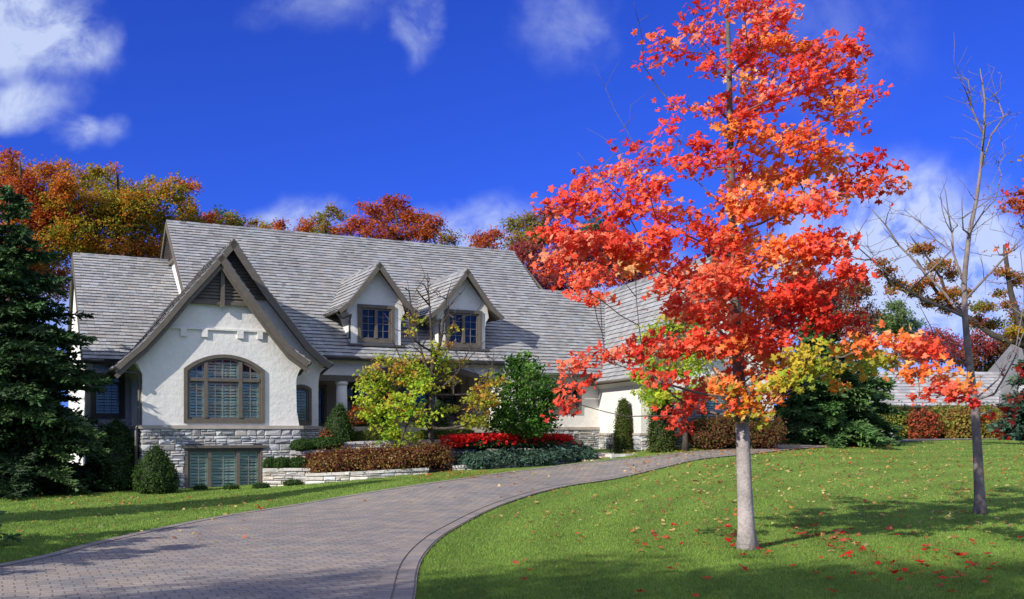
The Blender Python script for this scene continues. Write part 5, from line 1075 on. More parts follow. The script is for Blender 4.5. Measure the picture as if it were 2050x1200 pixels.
# ------------------------------------------------------------------ clipped shrubs, hedges
BOX = [((.045, .10, .018), 4), ((.07, .14, .025), 3), ((.03, .07, .014), 2)]
def foliage(name, label, cat, loc, surf, n, size, pal, seed=1, shape=DIA, group=None, core=None, jitter=.03, m=None, core_col=(.02, .035, .012), extra=None, nrm=.75, upb=0.3):
    """surf(rng, n) -> points, normals (world) on the outside of the shrub; core: (verts, faces) dense inner body"""
    rng = np.random.default_rng(seed); P, N = surf(rng, n); P = P + N * rng.normal(0, jitter, (len(P), 1)) + rng.normal(0, jitter * .5, P.shape)
    N2 = N * nrm + rng.normal(0, .55, P.shape) + UPV * upb; col = palette(rng, len(P), pal, .2)
    parts = [leaf_arrays(P, size * rng.uniform(.6, 1.3, len(P)), N2, col, shape, .3, rng)]
    if core is not None: parts.append((core[0], core[1], np.tile(np.array(core_col), (len(core[1]), 1))))
    if extra is not None: parts.append(extra(rng))
    V_, Fs, Cs = merge(parts); V_ = V_ - np.array(loc)
    o = mesh_obj(name, V_, Fs, Cs, m or M_leaf); o.location = loc; tag(o, label, cat, group); return o
def blob_core(c, rx, ry, rz, p=2.0, nu=18, nv=10, z0=-1):
    vs = []; fs = []
    for j in range(nv + 1):
        el = -math.pi / 2 + math.pi * j / nv
        for i in range(nu):
            a = 2 * math.pi * i / nu; d = np.array([math.cos(a) * math.cos(el), math.sin(a) * math.cos(el), math.sin(el)]); k = (abs(d) ** p).sum() ** (-1 / p)
            vs.append((c[0] + d[0] * k * rx, c[1] + d[1] * k * ry, c[2] + d[2] * k * rz))
    for j in range(nv):
        for i in range(nu): i2 = (i + 1) % nu; fs.append((j * nu + i, j * nu + i2, (j + 1) * nu + i2, (j + 1) * nu + i))
    return vs, fs
def super_surf(c, rx, ry, rz, p=2.0, rot=0):
    def f(rng, n):
        d = rng.normal(size=(n, 3)) ; d /= np.linalg.norm(d, axis=1)[:, None]; d[:, 2] = np.where(d[:, 2] < -.55, -d[:, 2], d[:, 2])
        k = (np.abs(d) ** p).sum(1) ** (-1 / p); P = d * k[:, None]; N = np.sign(d) * np.abs(P) ** (p - 1) / np.array([rx, ry, rz]); N /= np.linalg.norm(N, axis=1)[:, None]
        P = P * np.array([rx, ry, rz]); cs, sn = math.cos(rot), math.sin(rot); R = np.array([[cs, sn, 0], [-sn, cs, 0], [0, 0, 1]])
        return P @ R + np.array(c), N @ R
    return f
def ball(label, x, Y, px_r, h, zc=None, p=2.3, n=900, size=.05, pal=BOX, seed=1, name='boxwood_shrub', cat='shrub', group=None, zbase=None, ry=None, jitter=.02):
    b = atY(x, Y); r = px_r * Y / F; z0 = b.z if zbase is None else zbase; c = (b.x, Y, z0 + h / 2 - .02)
    loc = (b.x, Y, z0)
    return foliage(name, label, cat, loc, super_surf(c, r, ry or r, h / 2, p), n, size, pal, seed, core=blob_core(c, r * .93, (ry or r) * .93, h / 2 * .93, p), group=group, jitter=jitter)
def cone_surf(base, prof):
    d = np.array(prof); 
    def f(rng, n):
        # sample by area
        seg = np.hypot(d[1:, 0] - d[:-1, 0], d[1:, 1] - d[:-1, 1]) * (d[1:, 1] + d[:-1, 1] + .02); k = rng.choice(len(seg), size=n, p=seg / seg.sum()); u = rng.uniform(0, 1, n); a = rng.uniform(0, 2 * math.pi, n)
        z = d[k, 0] * (1 - u) + d[k + 1, 0] * u; r = d[k, 1] * (1 - u) + d[k + 1, 1] * u; dz = d[k + 1, 0] - d[k, 0]; dr = d[k + 1, 1] - d[k, 1]
        r = r * (1 + .07 * np.sin(a * 5 + z * 4) + .05 * np.sin(a * 11 - z * 9))
        P = np.stack([np.cos(a) * r, np.sin(a) * r, z], -1) + np.array(base); N = np.stack([np.cos(a) * dz, np.sin(a) * dz, -dr], -1); N /= np.maximum(np.linalg.norm(N, axis=1), 1e-6)[:, None]
        return P, N
    return f
def cone_core(base, prof, n=18, k=.92):
    vs = []; fs = []
    for z, r in prof:
        for i in range(n): a = 2 * math.pi * i / n; vs.append((base[0] + math.cos(a) * r * k, base[1] + math.sin(a) * r * k, base[2] + z * .99))
    for j in range(len(prof) - 1):
        for i in range(n): i2 = (i + 1) % n; fs.append((j * n + i, j * n + i2, (j + 1) * n + i2, (j + 1) * n + i))
    return vs, fs
ARB = [((.050, .105, .018), 4), ((.075, .14, .025), 3), ((.035, .075, .015), 2)]
ARBY = [((.085, .13, .020), 4), ((.12, .16, .03), 3), ((.05, .09, .015), 2), ((.14, .10, .03), 1)]
def topi(name, label, px, Y, prof, n, size, pal, seed, zb=None, group=None, cat='shrub', up=.9):
    b = atY(px, Y); b.z = b.z - .03 if zb is None else zb
    return foliage(name, label, cat, tuple(b), cone_surf(tuple(b), prof), n, size, pal, seed, core=cone_core(tuple(b), prof), group=group, jitter=.035, upb=up, nrm=.9)
topi('arborvitae_shrub', 'egg-shaped clipped arborvitae at the left corner of the stone plinth', 313, 26.8, [(0, .30), (.15, .50), (.45, .545), (.8, .42), (1.1, .24), (1.28, .07), (1.32, .01)], 7000, .055, ARB, 1)
topi('arborvitae_shrub', 'dark shaded arborvitae between the spruce and the left corner downpipe', 232, 28.3, [(0, .45), (.3, .72), (.9, .70), (1.5, .5), (1.9, .22), (2.05, .03)], 7000, .065, BOX, 2)
topi('arborvitae_shrub', 'tall narrow column-shaped arborvitae in front of the white wing wall', 1248, 33.6, [(0, .27), (.3, .30), (1.0, .235), (1.5, .17), (1.70, .12), (1.78, .02)], 7500, .06, ARBY, 3)
topi('arborvitae_shrub', 'column-shaped arborvitae at the corner of the wing, behind red leaves', 1326, 32.3, [(0, .42), (.4, .45), (1.2, .40), (1.9, .26), (2.2, .12), (2.3, .01)], 6500, .06, ARBY, 4)
topi('arborvitae_shrub', 'cone-shaped evergreen beside the porch column', 680, 29.6, [(0, .40), (.3, .42), (.7, .27), (1.0, .12), (1.12, .02)], 5000, .05, ARB, 5, zb=1.42)
topi('arborvitae_shrub', 'shaded cone-shaped evergreen on the porch behind the small maple', 880, 31.6, [(0, .30), (.3, .32), (.7, .22), (1.0, .1), (1.1, .02)], 3500, .05, BOX, 6, zb=1.6)
gb1 = 'boxwood balls on the upper terrace'
ball('boxwood ball at the left end of the upper terrace wall', 606, 29.0, 23, .34, zbase=1.13, seed=11, n=2600, ry=.4, group=gb1)
ball('wide clipped boxwood in the middle of the upper terrace row', 655, 29.1, 32, .34, zbase=1.20, seed=12, n=3000, ry=.4, group=gb1)
ball('clipped boxwood at the foot of the cone-shaped evergreen', 676, 29.7, 34, .30, zbase=1.42, seed=13, n=3000, ry=.4, group=gb1)
gb2 = 'boxwood balls on the lower terrace'
ball('small boxwood ball beside the basement window, leftmost on the lower wall', 541, 28.7, 12, .33, zbase=.62, seed=14, n=1500, ry=.3, group=gb2)
ball('middle boxwood ball on the lower wall', 565, 28.7, 18, .34, zbase=.62, seed=15, n=2000, ry=.35, group=gb2)
ball('boxwood ball on the lower wall next to the russet hedge', 598, 28.8, 22, .36, zbase=.62, seed=16, n=2200, ry=.35, group=gb2)
gb3 = 'tiny boxwoods on the lawn'
ball('tiny boxwood under the left pane of the basement window', 402, 27.9, 13, .14, seed=17, n=600, group=gb3, size=.045)
ball('tiny boxwood under the middle of the basement window', 463, 27.9, 14, .14, seed=18, n=600, group=gb3, size=.045)
ball('tiny boxwood under the right pane of the basement window', 523, 27.9, 16, .15, seed=19, n=700, group=gb3, size=.045)
ball('tiny boxwood on the lawn against the pale terrace wall', 587, 28.2, 18, .17, seed=20, n=700, group=gb3, size=.045)

def hedge(name, label, pts, hw_, H, n, size, pal, seed=1, p=3.5, cat='hedge', group=None, core_col=(.02, .03, .012), jitter=.03, wob=.05, shape=DIA, kind=None, extra=None, m=None, upb=.3, nrm=.75):
    """pts: world base points (x, y, z); cross-section a super-ellipse hw_ wide (half) and H high"""
    P0_ = np.array(pts, float); d = np.concatenate([[0], np.cumsum(np.linalg.norm(P0_[1:, :2] - P0_[:-1, :2], axis=1))]); Lt = d[-1]
    def frame(s):
        s = np.clip(s, 0, Lt); q = np.stack([np.interp(s, d, P0_[:, k]) for k in range(3)], -1); e = .15
        a = np.stack([np.interp(np.clip(s + e, 0, Lt), d, P0_[:, k]) - np.interp(np.clip(s - e, 0, Lt), d, P0_[:, k]) for k in range(2)], -1); a /= np.linalg.norm(a, axis=1)[:, None]
        return q, a, np.stack([-a[:, 1], a[:, 0]], -1)
    def place(s, ang, k=1.0):
        endf = np.sqrt(np.clip(1 - (np.clip(np.maximum(hw_ - s, s - (Lt - hw_)), 0, None) / hw_) ** 2.6, .0, 1)); c, sn = np.cos(ang), np.sin(ang)
        r = (np.abs(c) ** p + np.abs(sn) ** p) ** (-1 / p); w = 1 + wob * np.sin(s * 3.1 + ang * 2) + wob * .7 * np.sin(s * 7.3 - ang * 3)
        q, a, b = frame(s); off = c * r * hw_ * w * k * endf; h = H / 2 + sn * r * H / 2 * w * k * (.35 + .65 * endf)
        Pn = np.column_stack([q[:, 0] + b[:, 0] * off, q[:, 1] + b[:, 1] * off, q[:, 2] + h]); e1 = np.sign(c) * np.abs(c * r) ** (p - 1); e2 = np.sign(sn) * np.abs(sn * r) ** (p - 1)
        es = np.where(s < hw_, -(1 - endf), np.where(s > Lt - hw_, 1 - endf, 0))
        N = np.column_stack([b[:, 0] * e1 + a[:, 0] * es, b[:, 1] * e1 + a[:, 1] * es, e2]); N /= np.maximum(np.linalg.norm(N, axis=1), 1e-6)[:, None]
        return Pn, N
    def surf(rng, n_): return place(rng.uniform(0, Lt, n_), rng.uniform(-.6, math.pi + .6, n_))
    ns, na = max(8, int(Lt / .25)), 14; S_, A_ = np.meshgrid(np.linspace(0.001, Lt - .001, ns), np.linspace(0, 2 * math.pi, na, endpoint=False), indexing='ij'); cv, _ = place(S_.ravel(), A_.ravel(), .92)
    cf_ = [(i * na + j, i * na + (j + 1) % na, (i + 1) * na + (j + 1) % na, (i + 1) * na + j) for i in range(ns - 1) for j in range(na)]
    o = foliage(name, label, cat, tuple(P0_[0]), surf, n, size, pal, seed, shape, group, (cv, cf_), jitter, m=m, core_col=core_col, extra=extra, upb=upb, nrm=nrm)
    if kind: o['kind'] = kind
    return o
def line(px_pts, zs): return [tuple(Vector((atY(px, Y).x, Y, z))) for (px, Y), z in zip(px_pts, zs)]
hedge('clipped_hedge', 'low clipped green hedge on the pale upper wall left of the small maple', line([(702, 29.9), (735, 30.1), (800, 30.5)], [1.38, 1.40, 1.42]), .28, .30, 6500, .045, ARBY, 31)
hedge('clipped_hedge', 'low clipped green hedge on the upper wall right of the small maple trunk', line([(838, 30.8), (900, 31.1), (948, 31.4)], [1.42, 1.45, 1.46]), .28, .30, 6000, .045, ARBY, 32)
RUS = [((.22, .10, .032), 4), ((.38, .22, .055), 3), ((.15, .03, .028), 4), ((.20, .16, .04), 2), ((.48, .30, .08), 1)]
PUR = [((.12, .018, .022), 4), ((.20, .04, .03), 2), ((.22, .09, .03), 2)]
def tips_extra(path, H, n, pal, size):
    def f(rng):
        P0_ = np.array(path, float); u = rng.uniform(0, len(P0_) - 1.001, n); i = u.astype(int); w = (u - i)[:, None]; P = P0_[i] * (1 - w) + P0_[i + 1] * w
        P = P + np.column_stack([rng.normal(0, .16, n), rng.normal(0, .16, n), H * rng.uniform(.93, 1.12, n)])
        return leaf_arrays(P, size * rng.uniform(.7, 1.4, n), rng.normal(0, 1, (n, 3)), palette(rng, n, pal, .2), OVAL, .2, rng)
    return f
rp = line([(618, 28.75), (690, 28.8), (780, 29.0), (860, 29.4), (890, 29.8)], [.44, .52, .58, .62, .66])
hedge('barberry_hedge', 'long russet and purple barberry hedge behind the low pale wall', rp, .42, .56, 15000, .062, RUS, 33, p=2.3, jitter=.10, wob=.13, shape=OVAL, extra=tips_extra(rp, .56, 2600, PUR, .06), core_col=(.04, .02, .012))
jp = line([(918, 30.0), (985, 30.2), (1060, 30.8), (1120, 31.5), (1172, 32.4)], [.62, .66, .72, .78, .84])
JUN = [((.045, .095, .055), 4), ((.07, .13, .085), 3), ((.03, .06, .04), 2)]
hedge('juniper_hedge', 'low spreading blue-green juniper below the red flower bed', jp, .60, .34, 9000, .14, JUN, 34, p=2.2, jitter=.07, wob=.16, shape=SPRIG, m=M_needle, core_col=(.012, .025, .016), upb=.9)
# flower bed
fb = line([(898, 30.7), (960, 31.3), (1040, 31.8), (1105, 32.6), (1130, 33.2)], [1.12, 1.16, 1.16, 1.14, 1.10])
FLR = [((.78, .020, .018), 5), ((.62, .012, .014), 3), ((.80, .06, .03), 1)]
def fl_extra(rng):
    parts = []; P0_ = np.array(fb); n = 5200; u = rng.uniform(0, len(P0_) - 1.001, n); i = u.astype(int); w = (u - i)[:, None]; P = P0_[i] * (1 - w) + P0_[i + 1] * w
    P = P + np.column_stack([rng.normal(0, .15, n), rng.uniform(-.95, .8, n), rng.uniform(.14, .48, n)])
    return leaf_arrays(P, rng.uniform(.07, .12, n), rng.normal(0, .5, (n, 3)) + np.array([-.2, -.5, .7]), palette(rng, n, FLR, .12), [(0, -.5), (.4, -.3), (.5, .15), (.2, .5), (-.2, .5), (-.5, .15), (-.4, -.3)], .3, rng)
hedge('flower_bed', 'mass of bright scarlet flowers between the porch hedge and the juniper', fb, .8, .30, 4500, .07, [((.04, .10, .02), 3), ((.08, .14, .03), 1)], 35, cat='flower bed', kind='stuff', extra=fl_extra, shape=OVAL)
f2 = line([(930, 31.9), (965, 32.0), (985, 31.6)], [1.42, 1.38, 1.2])
FB2 = fb; fb = f2
hedge('flower_bed', 'small patch of scarlet flowers at the right end of the porch hedge', f2, .3, .2, 500, .06, [((.04, .10, .02), 3)], 36, cat='flower bed', kind='stuff', extra=lambda rng: (lambda a: a)(leaf_arrays(np.column_stack([rng.uniform(f2[0][0], f2[2][0], 500), rng.uniform(31.4, 32.1, 500), rng.uniform(1.3, 1.62, 500)]), rng.uniform(.07, .11, 500), rng.normal(0, .5, (500, 3)) + np.array([-.2, -.5, .7]), palette(rng, 500, FLR, .12), OVAL, .3, rng)))
REDB = [((.42, .09, .04), 3), ((.45, .09, .04), 2), ((.10, .08, .03), 2)]
ball('small red-leaved bush at the foot of the plinth beside the porch', 662, 29.5, 18, .30, zbase=1.45, seed=41, n=900, pal=REDB, size=.06, name='red_bush', jitter=.05)
ball('potted orange-red chrysanthemum shrub in the shade beside the porch column', 722, 30.9, 22, .55, zbase=1.88, seed=42, n=1600, pal=[((.60, .10, .03), 3), ((.06, .09, .02), 3)], size=.06, name='red_bush', jitter=.06)

# hedges and shrubs at the right
BR = [((.17, .075, .03), 4), ((.24, .08, .035), 3), ((.13, .13, .03), 3)]
hp = [tuple(atY(px, Y)) for px, Y in [(1385, 32.2), (1430, 32.5), (1500, 32.9), (1556, 33.3)]]
hedge('shrub_hedge', 'brown and dark red hedge under the windows of the right wing', [(x, y, z - .05) for x, y, z in hp], .55, .92, 15000, .075, BR, 43, p=2.4, jitter=.11, wob=.14, shape=OVAL, core_col=(.03, .018, .01))
YG_ = [((.22, .27, .04), 4), ((.34, .33, .07), 3), ((.14, .19, .03), 3), ((.36, .20, .05), 1)]
for i, (px, Y, r, h, pal_, lb) in enumerate([(1800, 53, 34, 1.45, YG_, 'yellow-green rounded shrub left of the red one by the lane'), (1848, 52, 22, 1.25, REDB, 'red-leaved shrub between yellow-green ones by the lane'), (1885, 54, 44, 1.5, YG_, 'tallest yellow-green shrub in front of the neighbouring roof'),
        (1930, 52, 34, 1.4, [((.26, .26, .05), 4), ((.40, .24, .06), 3), ((.30, .12, .04), 1)], 'olive and bronze shrub left of the bare tree trunk'), (1978, 53, 32, 1.45, YG_, 'yellow-green shrub just right of the bare tree trunk'), (2012, 51, 26, 1.0, [((.42, .26, .04), 3), ((.20, .20, .04), 3)], 'low golden shrub near the right edge'), (1768, 55, 22, 1.2, YG_, 'small green shrub at the foot of the stone slope')]):
    b = atY(px, Y); c = (b.x, Y, b.z + h * .42); rr = r * Y / F
    foliage('round_shrub', lb, 'shrub', tuple(b), super_surf(c, rr, rr * .8, h * .58, 2.2), 4200, .15, pal_, 50 + i, OVAL, 'shrubs along the far side of the lane', blob_core(c, rr * .82, rr * .66, h * .46, 2.2), jitter=.19)
gc = line([(1235, 33.0), (1262, 33.1), (1300, 33.4)], [.92, .92, .92])
hedge('ground_cover', 'low olive ground cover in the planter under the tall arborvitae', gc, .4, .16, 2600, .06, [((.10, .10, .03), 3), ((.07, .09, .02), 3)], 44, cat='plants', kind='stuff', shape=OVAL, p=2)

# ------------------------------------------------------------------ dry stone walls, terraces, steps
WB = (.62, .585, .53)
def stone_wall(name, label, pts, tops, th=.3, h=(.085, .14), w=(.22, .62), group=None, capw=.05):
    """pts: world (x, y) foot line, tops: height of the top at each point; stands on the terrain"""
    P_ = [Vector((x, y, 0)) for x, y in pts]; t = thing(name, label, 'wall', (P_[0].x, P_[0].y, g1(P_[0].x, P_[0].y)), 0, group); mb = MB(); core = MB(); cap = MB()
    for (a, b, ta, tb_) in zip(P_[:-1], P_[1:], tops[:-1], tops[1:]):
        L_ = (b - a).length; X = (b - a).normalized(); N = Vector((X.y, -X.x, 0)); zb = min(g1(a.x, a.y), g1(b.x, b.y)) - .12
        tf = lambda s, ta=ta, tb_=tb_, L_=L_, zb=zb: (ta + (tb_ - ta) * s / L_) - zb - .07
        ashlar(mb, L_, max(ta, tb_) - zb - .07, a + Vector((0, 0, zb)), X, N, h=h, w=w, base=WB, spread=(.72, 1.12), out=.05, topf=tf, gap=.014)
        q = [a - N * .02, b - N * .02, b - N * th, a - N * th]
        lo = [p + Vector((0, 0, zb)) for p in q]; hi = [q[0] + Vector((0, 0, ta - .08)), q[1] + Vector((0, 0, tb_ - .08)), q[2] + Vector((0, 0, tb_ - .08)), q[3] + Vector((0, 0, ta - .08))]
        core.add(lo + hi, [(0, 3, 2, 1), (4, 5, 6, 7), (0, 1, 5, 4), (1, 2, 6, 5), (2, 3, 7, 6), (3, 0, 4, 7)])
        s = 0
        while s < L_:
            e = min(s + rs.uniform(.35, .75), L_)
            if L_ - e < .15: e = L_
            k = rs.uniform(.8, 1.08); o0 = rs.uniform(.035, .07); z0_, z1_ = [ta + (tb_ - ta) * v / L_ for v in (s, e)]
            v = []
            for (dz) in (-.075, 0):
                for (ss, nn) in ((s + .006, o0), (e - .006, o0 * rs.uniform(.7, 1.2)), (e - .006, -th - .02), (s + .006, -th - .02)):
                    z_ = ta + (tb_ - ta) * ss / L_ + dz + (rs.uniform(-.008, .008) if dz == 0 else 0); v.append(a + X * ss + N * nn + Vector((0, 0, z_)))
            cap.add(v, [(0, 3, 2, 1), (4, 5, 6, 7), (0, 1, 5, 4), (1, 2, 6, 5), (2, 3, 7, 6), (3, 0, 4, 7)], (WB[0] * k, WB[1] * k, WB[2] * k)); s = e
    mb.build('stone_facing', M_stone, t, world=True); core.build('wall_core', M_mortar, t, world=True); cap.build('coping', M_stone, t, world=True); return t
X_ = lambda px, Y: ((px - 1025) / F * Y, Y)
stone_wall('stone_wall', 'low pale dry-stone wall below the little boxwoods, beside the basement window', [X_(526, 28.35), X_(622, 28.45)], [.66, .66])
stone_wall('stone_wall', 'long low pale dry-stone wall under the russet hedge', [X_(612, 28.15), X_(700, 28.2), X_(790, 28.55), X_(858, 29.0)], [.52, .56, .62, .66])
stone_wall('stone_wall', 'pale stone wall of the upper terrace behind the small maple', [X_(580, 28.75), X_(640, 28.95), X_(690, 29.2)], [1.12, 1.18, 1.30])
stone_wall('stone_wall', 'pale curved stone wall carrying the clipped porch hedge', [X_(682, 29.25), X_(740, 29.6), X_(860, 30.35), X_(955, 30.85)], [1.40, 1.42, 1.46, 1.49])
stone_wall('stone_wall', 'very low pale wall in front of the juniper', [X_(905, 29.5), X_(985, 29.7), X_(1080, 30.4), X_(1150, 31.2)], [.70, .76, .84, .90])
stone_wall('stone_wall', 'low stone planter edge by the steps at the drive', [X_(1182, 32.2), X_(1228, 32.5)], [1.02, 1.02])
stone_wall('stone_wall', 'stone planter edge ending in a square block beside the drive', [X_(1222, 31.6), X_(1318, 32.4)], [.98, 1.0])
st = thing('stone_steps', 'two broad reddish-brown steps from the drive to the front walk', 'steps', tuple(at(1250, 915)))
for k in range(2):
    mb = MB(); a = Vector((*X_(1165 + k * 12, 31.3 + k * .45), 0)); b = Vector((*X_(1300 - k * 60, 31.9 + k * .3), 0)); n = (b - a).normalized(); n = Vector((-n.y, n.x, 0)); z = .82 + k * .11
    q = [a, b, b + n * .5, a + n * .5]; mb.add([p + Vector((0, 0, z - .25)) for p in q] + [p + Vector((0, 0, z)) for p in q], [(0, 3, 2, 1), (4, 5, 6, 7), (0, 1, 5, 4), (1, 2, 6, 5), (2, 3, 7, 6), (3, 0, 4, 7)], (.95, .62, .52)); mb.build('step', M_stone, st, world=True)
# planting soil behind the walls
def soil(pts_z):
    mb = MB(); n = len(pts_z); mb.add([Vector(p) for p in pts_z] + [Vector((p[0], p[1], p[2] - .8)) for p in pts_z], [tuple(range(n)), tuple(range(2 * n - 1, n - 1, -1))] + [(i, n + i, n + (i + 1) % n, (i + 1) % n) for i in range(n)]); o = mb.build('planting_bed', M_soil); tag(o, kind='structure')
S3 = lambda px, Y, z: (*X_(px, Y), z)
soil([S3(527, 28.45, .58), S3(622, 28.5, .58), S3(622, 28.3, .5), S3(700, 28.35, .5), S3(790, 28.7, .56), S3(860, 29.15, .60), S3(905, 29.7, .63), S3(915, 30.4, .68), S3(860, 30.2, .62), S3(740, 29.5, .6), S3(640, 28.9, .58), S3(560, 29.1, .58)])
soil([S3(583, 28.95, 1.05), S3(640, 29.05, 1.12), S3(690, 29.3, 1.25), S3(745, 29.75, 1.36), S3(860, 30.45, 1.40), S3(955, 31.0, 1.42), S3(975, 31.6, 1.42), S3(900, 32.4, 1.5), S3(700, 30.6, 1.5), S3(620, 29.6, 1.3)])
soil([S3(905, 29.7, .64), S3(985, 29.9, .70), S3(1080, 30.6, .78), S3(1150, 31.3, .85), S3(1180, 32.4, .9), S3(1230, 32.8, .92), S3(1316, 32.6, .93), S3(1300, 34.5, 1.0), S3(1160, 35.5, 1.05), S3(1000, 33.5, 1.0), S3(930, 31.6, .95)])

# ------------------------------------------------------------------ neighbouring house
def neighbour():
    Y = 66.0; T = Matrix.Translation((pt(1782, 868, Y).x, Y, 1.2)) @ Matrix.Rotation(math.radians(3), 4, 'Z')
    t = thing('neighbour_house', 'low neighbouring house with grey shake roof, half hidden behind shrubs at the right', 'house', T.translation, 0)
    r = random.Random(3); mb = MB(T); zr, ze = 4.65, 2.25; sl = math.hypot(2.6, zr - ze)
    shakes(mb, plane_surf((0, -.6, ze), (1, 0, 0), Vector((0, 2.6, zr - ze)) / sl), sl, lambda s: (0, 9.2), expo=.32, wmin=.2, wmax=.5, r=r, base=(.37, .36, .37))
    deck(mb, [(0, -.58, ze), (9.2, -.58, ze), (9.2, 2.0, zr), (0, 2.0, zr)], col=(.27, .265, .27)); deck(mb, [(0, 2, zr), (9.2, 2, zr), (9.2, 5, ze), (0, 5, ze)], col=(.27, .265, .27))
    hl = math.hypot(2.2, zr - ze); shakes(mb, plane_surf((0, 4.0, ze - .0), (0, -1, 0), Vector((0.001, 0, 1))), .01, lambda s: None, r=r)
    deck(mb, [(-1.1, 3.2, ze), (0.0, -.58, ze), (0, 2.0, zr), (-.4, 2.6, zr)], col=(.27, .265, .27))
    # taller hipped part at the right
    z2 = 8.2; s2 = math.hypot(4.0, z2 - ze); sf = plane_surf((0, -2.4, ze), (1, 0, 0), Vector((0, 4.0, z2 - ze)) / s2)
    shakes(mb, sf, s2, lambda s: (7.0 + s * .62, 13.5), expo=.32, wmin=.2, wmax=.5, r=r, base=(.37, .36, .37))
    deck(mb, [(7.0, -2.38, ze), (13.5, -2.38, ze), (13.5, 1.6, z2), (11.3, 1.6, z2)], col=(.27, .265, .27)); deck(mb, [(7.0, -2.38, ze), (11.3, 1.6, z2), (11.3, 3, z2), (7.0, 5, ze)], col=(.18, .175, .175))
    mb.build('roof', M_shake, t, world=True)
    w = MB(T); w.box(.3, 9, 0, 4, -.5, ze); w.box(7.6, 13.4, -1.9, 4, -.5, ze - .02); w.build('wall', mat('neighbour_wall', (.10, .07, .055), .9), t, world=True)
    e = MB(T); arc = [(8.3 + .9 * (1 - math.cos(math.pi * k / 10)) , ze + .25 + .32 * math.sin(math.pi * k / 10)) for k in range(11)]
    e.ribbon(arc, .09, -2.7, -1.6); e.build('eyebrow_dormer', M_stucco, t, world=True)
    g = MB(T); g.box(-.05, 9.0, -.72, -.6, ze - .08, ze + .03); g.box(7.0, 13.5, -2.55, -2.42, ze - .08, ze + .03); g.build('gutter', M_metal, t, world=True)
neighbour()
rk = random.Random(8)
for i, (px, Y, s) in enumerate([(1745, 47.5, .5), (1762, 48.5, .42), (1752, 49, .36), (1735, 48.3, .32), (1772, 50.0, .45)]):
    b = atY(px, Y); mb = MB(); c, f_ = blob_core((0, 0, s * .35), s * 1.1, s * .8, s * .55, 3, 10, 6); c = [(x * rk.uniform(.85, 1.12), y * rk.uniform(.85, 1.12), z * rk.uniform(.85, 1.12)) for x, y, z in c]
    mb.add(c, f_, tuple([.5 * rk.uniform(.8, 1.1)] * 3)); o = mb.build('boulder', M_stone); o.location = b
    tag(o, ['pale boulder nearest the lane on the slope below the neighbouring roof', 'pale boulder at the right of the stone slope', 'small pale boulder in the middle of the stone slope', 'small pale boulder tucked under the dark spruce', 'pale boulder highest up, next to the green shrub'][i], 'rock', 'boulders on the slope by the lane')
# path lantern by the wing
ln = thing('path_light', 'small dark lantern standing in the planter beside the tall arborvitae', 'lamp', tuple(Vector((*X_(1222, 33.3), .95))))
mb = MB(); b = ln.location; mb.tube([b, b + Vector((0, 0, .22))], .02, 8); mb.build('post', M_metal, ln, world=True)
mb = MB(); mb.tube([b + Vector((0, 0, .2)), b + Vector((0, 0, .30))], [.05, .06], 8); mb.tube([b + Vector((0, 0, .30)), b + Vector((0, 0, .36))], [.10, .015], 10); mb.build('lantern', M_metal, ln, world=True)

# ------------------------------------------------------------------ maples behind the viewpoint (their shade lies across the foreground)
def world_tree(label, base, H, R, zc, seed, n=5200):
    rng = np.random.default_rng(seed); b = np.array(base, float); t = thing('maple_tree', label, 'tree', base, 0, 'shade trees behind the viewpoint')
    sk = Skel([b - [0, 0, .1], b + [0, 0, H * .35], b + [.1, 0, H * .7], b + [0, .1, H * .93]], .2, .04, rng=rng, step=.5); sk.start(zc * .7); parts = []
    for k in range(60):
        d = rng.normal(size=3); d /= np.linalg.norm(d); c = b + [0, 0, zc + (H - zc) * .5] + d * rng.uniform(.35, .97) * np.array([R, R, (H - zc) * .5]); c[2] = min(c[2], b[2] + H - .5); sk.limb(c, step=.6)
        m = n // 60; P = c + rng.normal(0, .42, (m, 3)); parts.append(leaf_arrays(P, rng.uniform(.13, .22, m), rng.normal(0, 1, (m, 3)) + UPV * .6, palette(rng, m, RED, .1), LOBE, .3, rng))
    sk.mesh(.012).build('trunk', M_bark, t, world=True); V_, Fs, Cs = merge(parts); mesh_obj('crown', V_, Fs, Cs, M_leaf, t, world=True)
world_tree('red maple outside the picture, farthest left behind the viewpoint', (-15.0, -4.4, 0), 13.4, 2.7, 5, 201, 9500)
world_tree('red maple outside the picture, nearest the drive behind the viewpoint', (-11.5, -4.8, 0), 13.0, 2.8, 5, 202, 9500)
world_tree('tallest red maple outside the picture behind the viewpoint', (-12.4, -8.9, 0), 17.0, 3.0, 7, 203, 11000)

# ------------------------------------------------------------------ grass blades
POLY = np.concatenate([FE, NE[::-1]])
def in_poly(x, y, P):
    r = np.zeros(len(x), bool); j = len(P) - 1
    for i in range(len(P)):
        xi, yi, xj, yj = P[i][0], P[i][1], P[j][0], P[j][1]
        if yi != yj: r ^= ((yi > y) != (yj > y)) & (x < (xj - xi) * (y - yi) / (yj - yi) + xi)
        j = i
    return r
rng = np.random.default_rng(77)
n = 620000; u = rng.uniform(0, 1, n); y0, y1 = 8.5, 46.0; a = -.55
Yg = (y0 ** a + u * (y1 ** a - y0 ** a)) ** (1 / a); Xg = rng.uniform(-.62, .60, n) * Yg
k = ~in_poly(Xg, Yg, POLY)
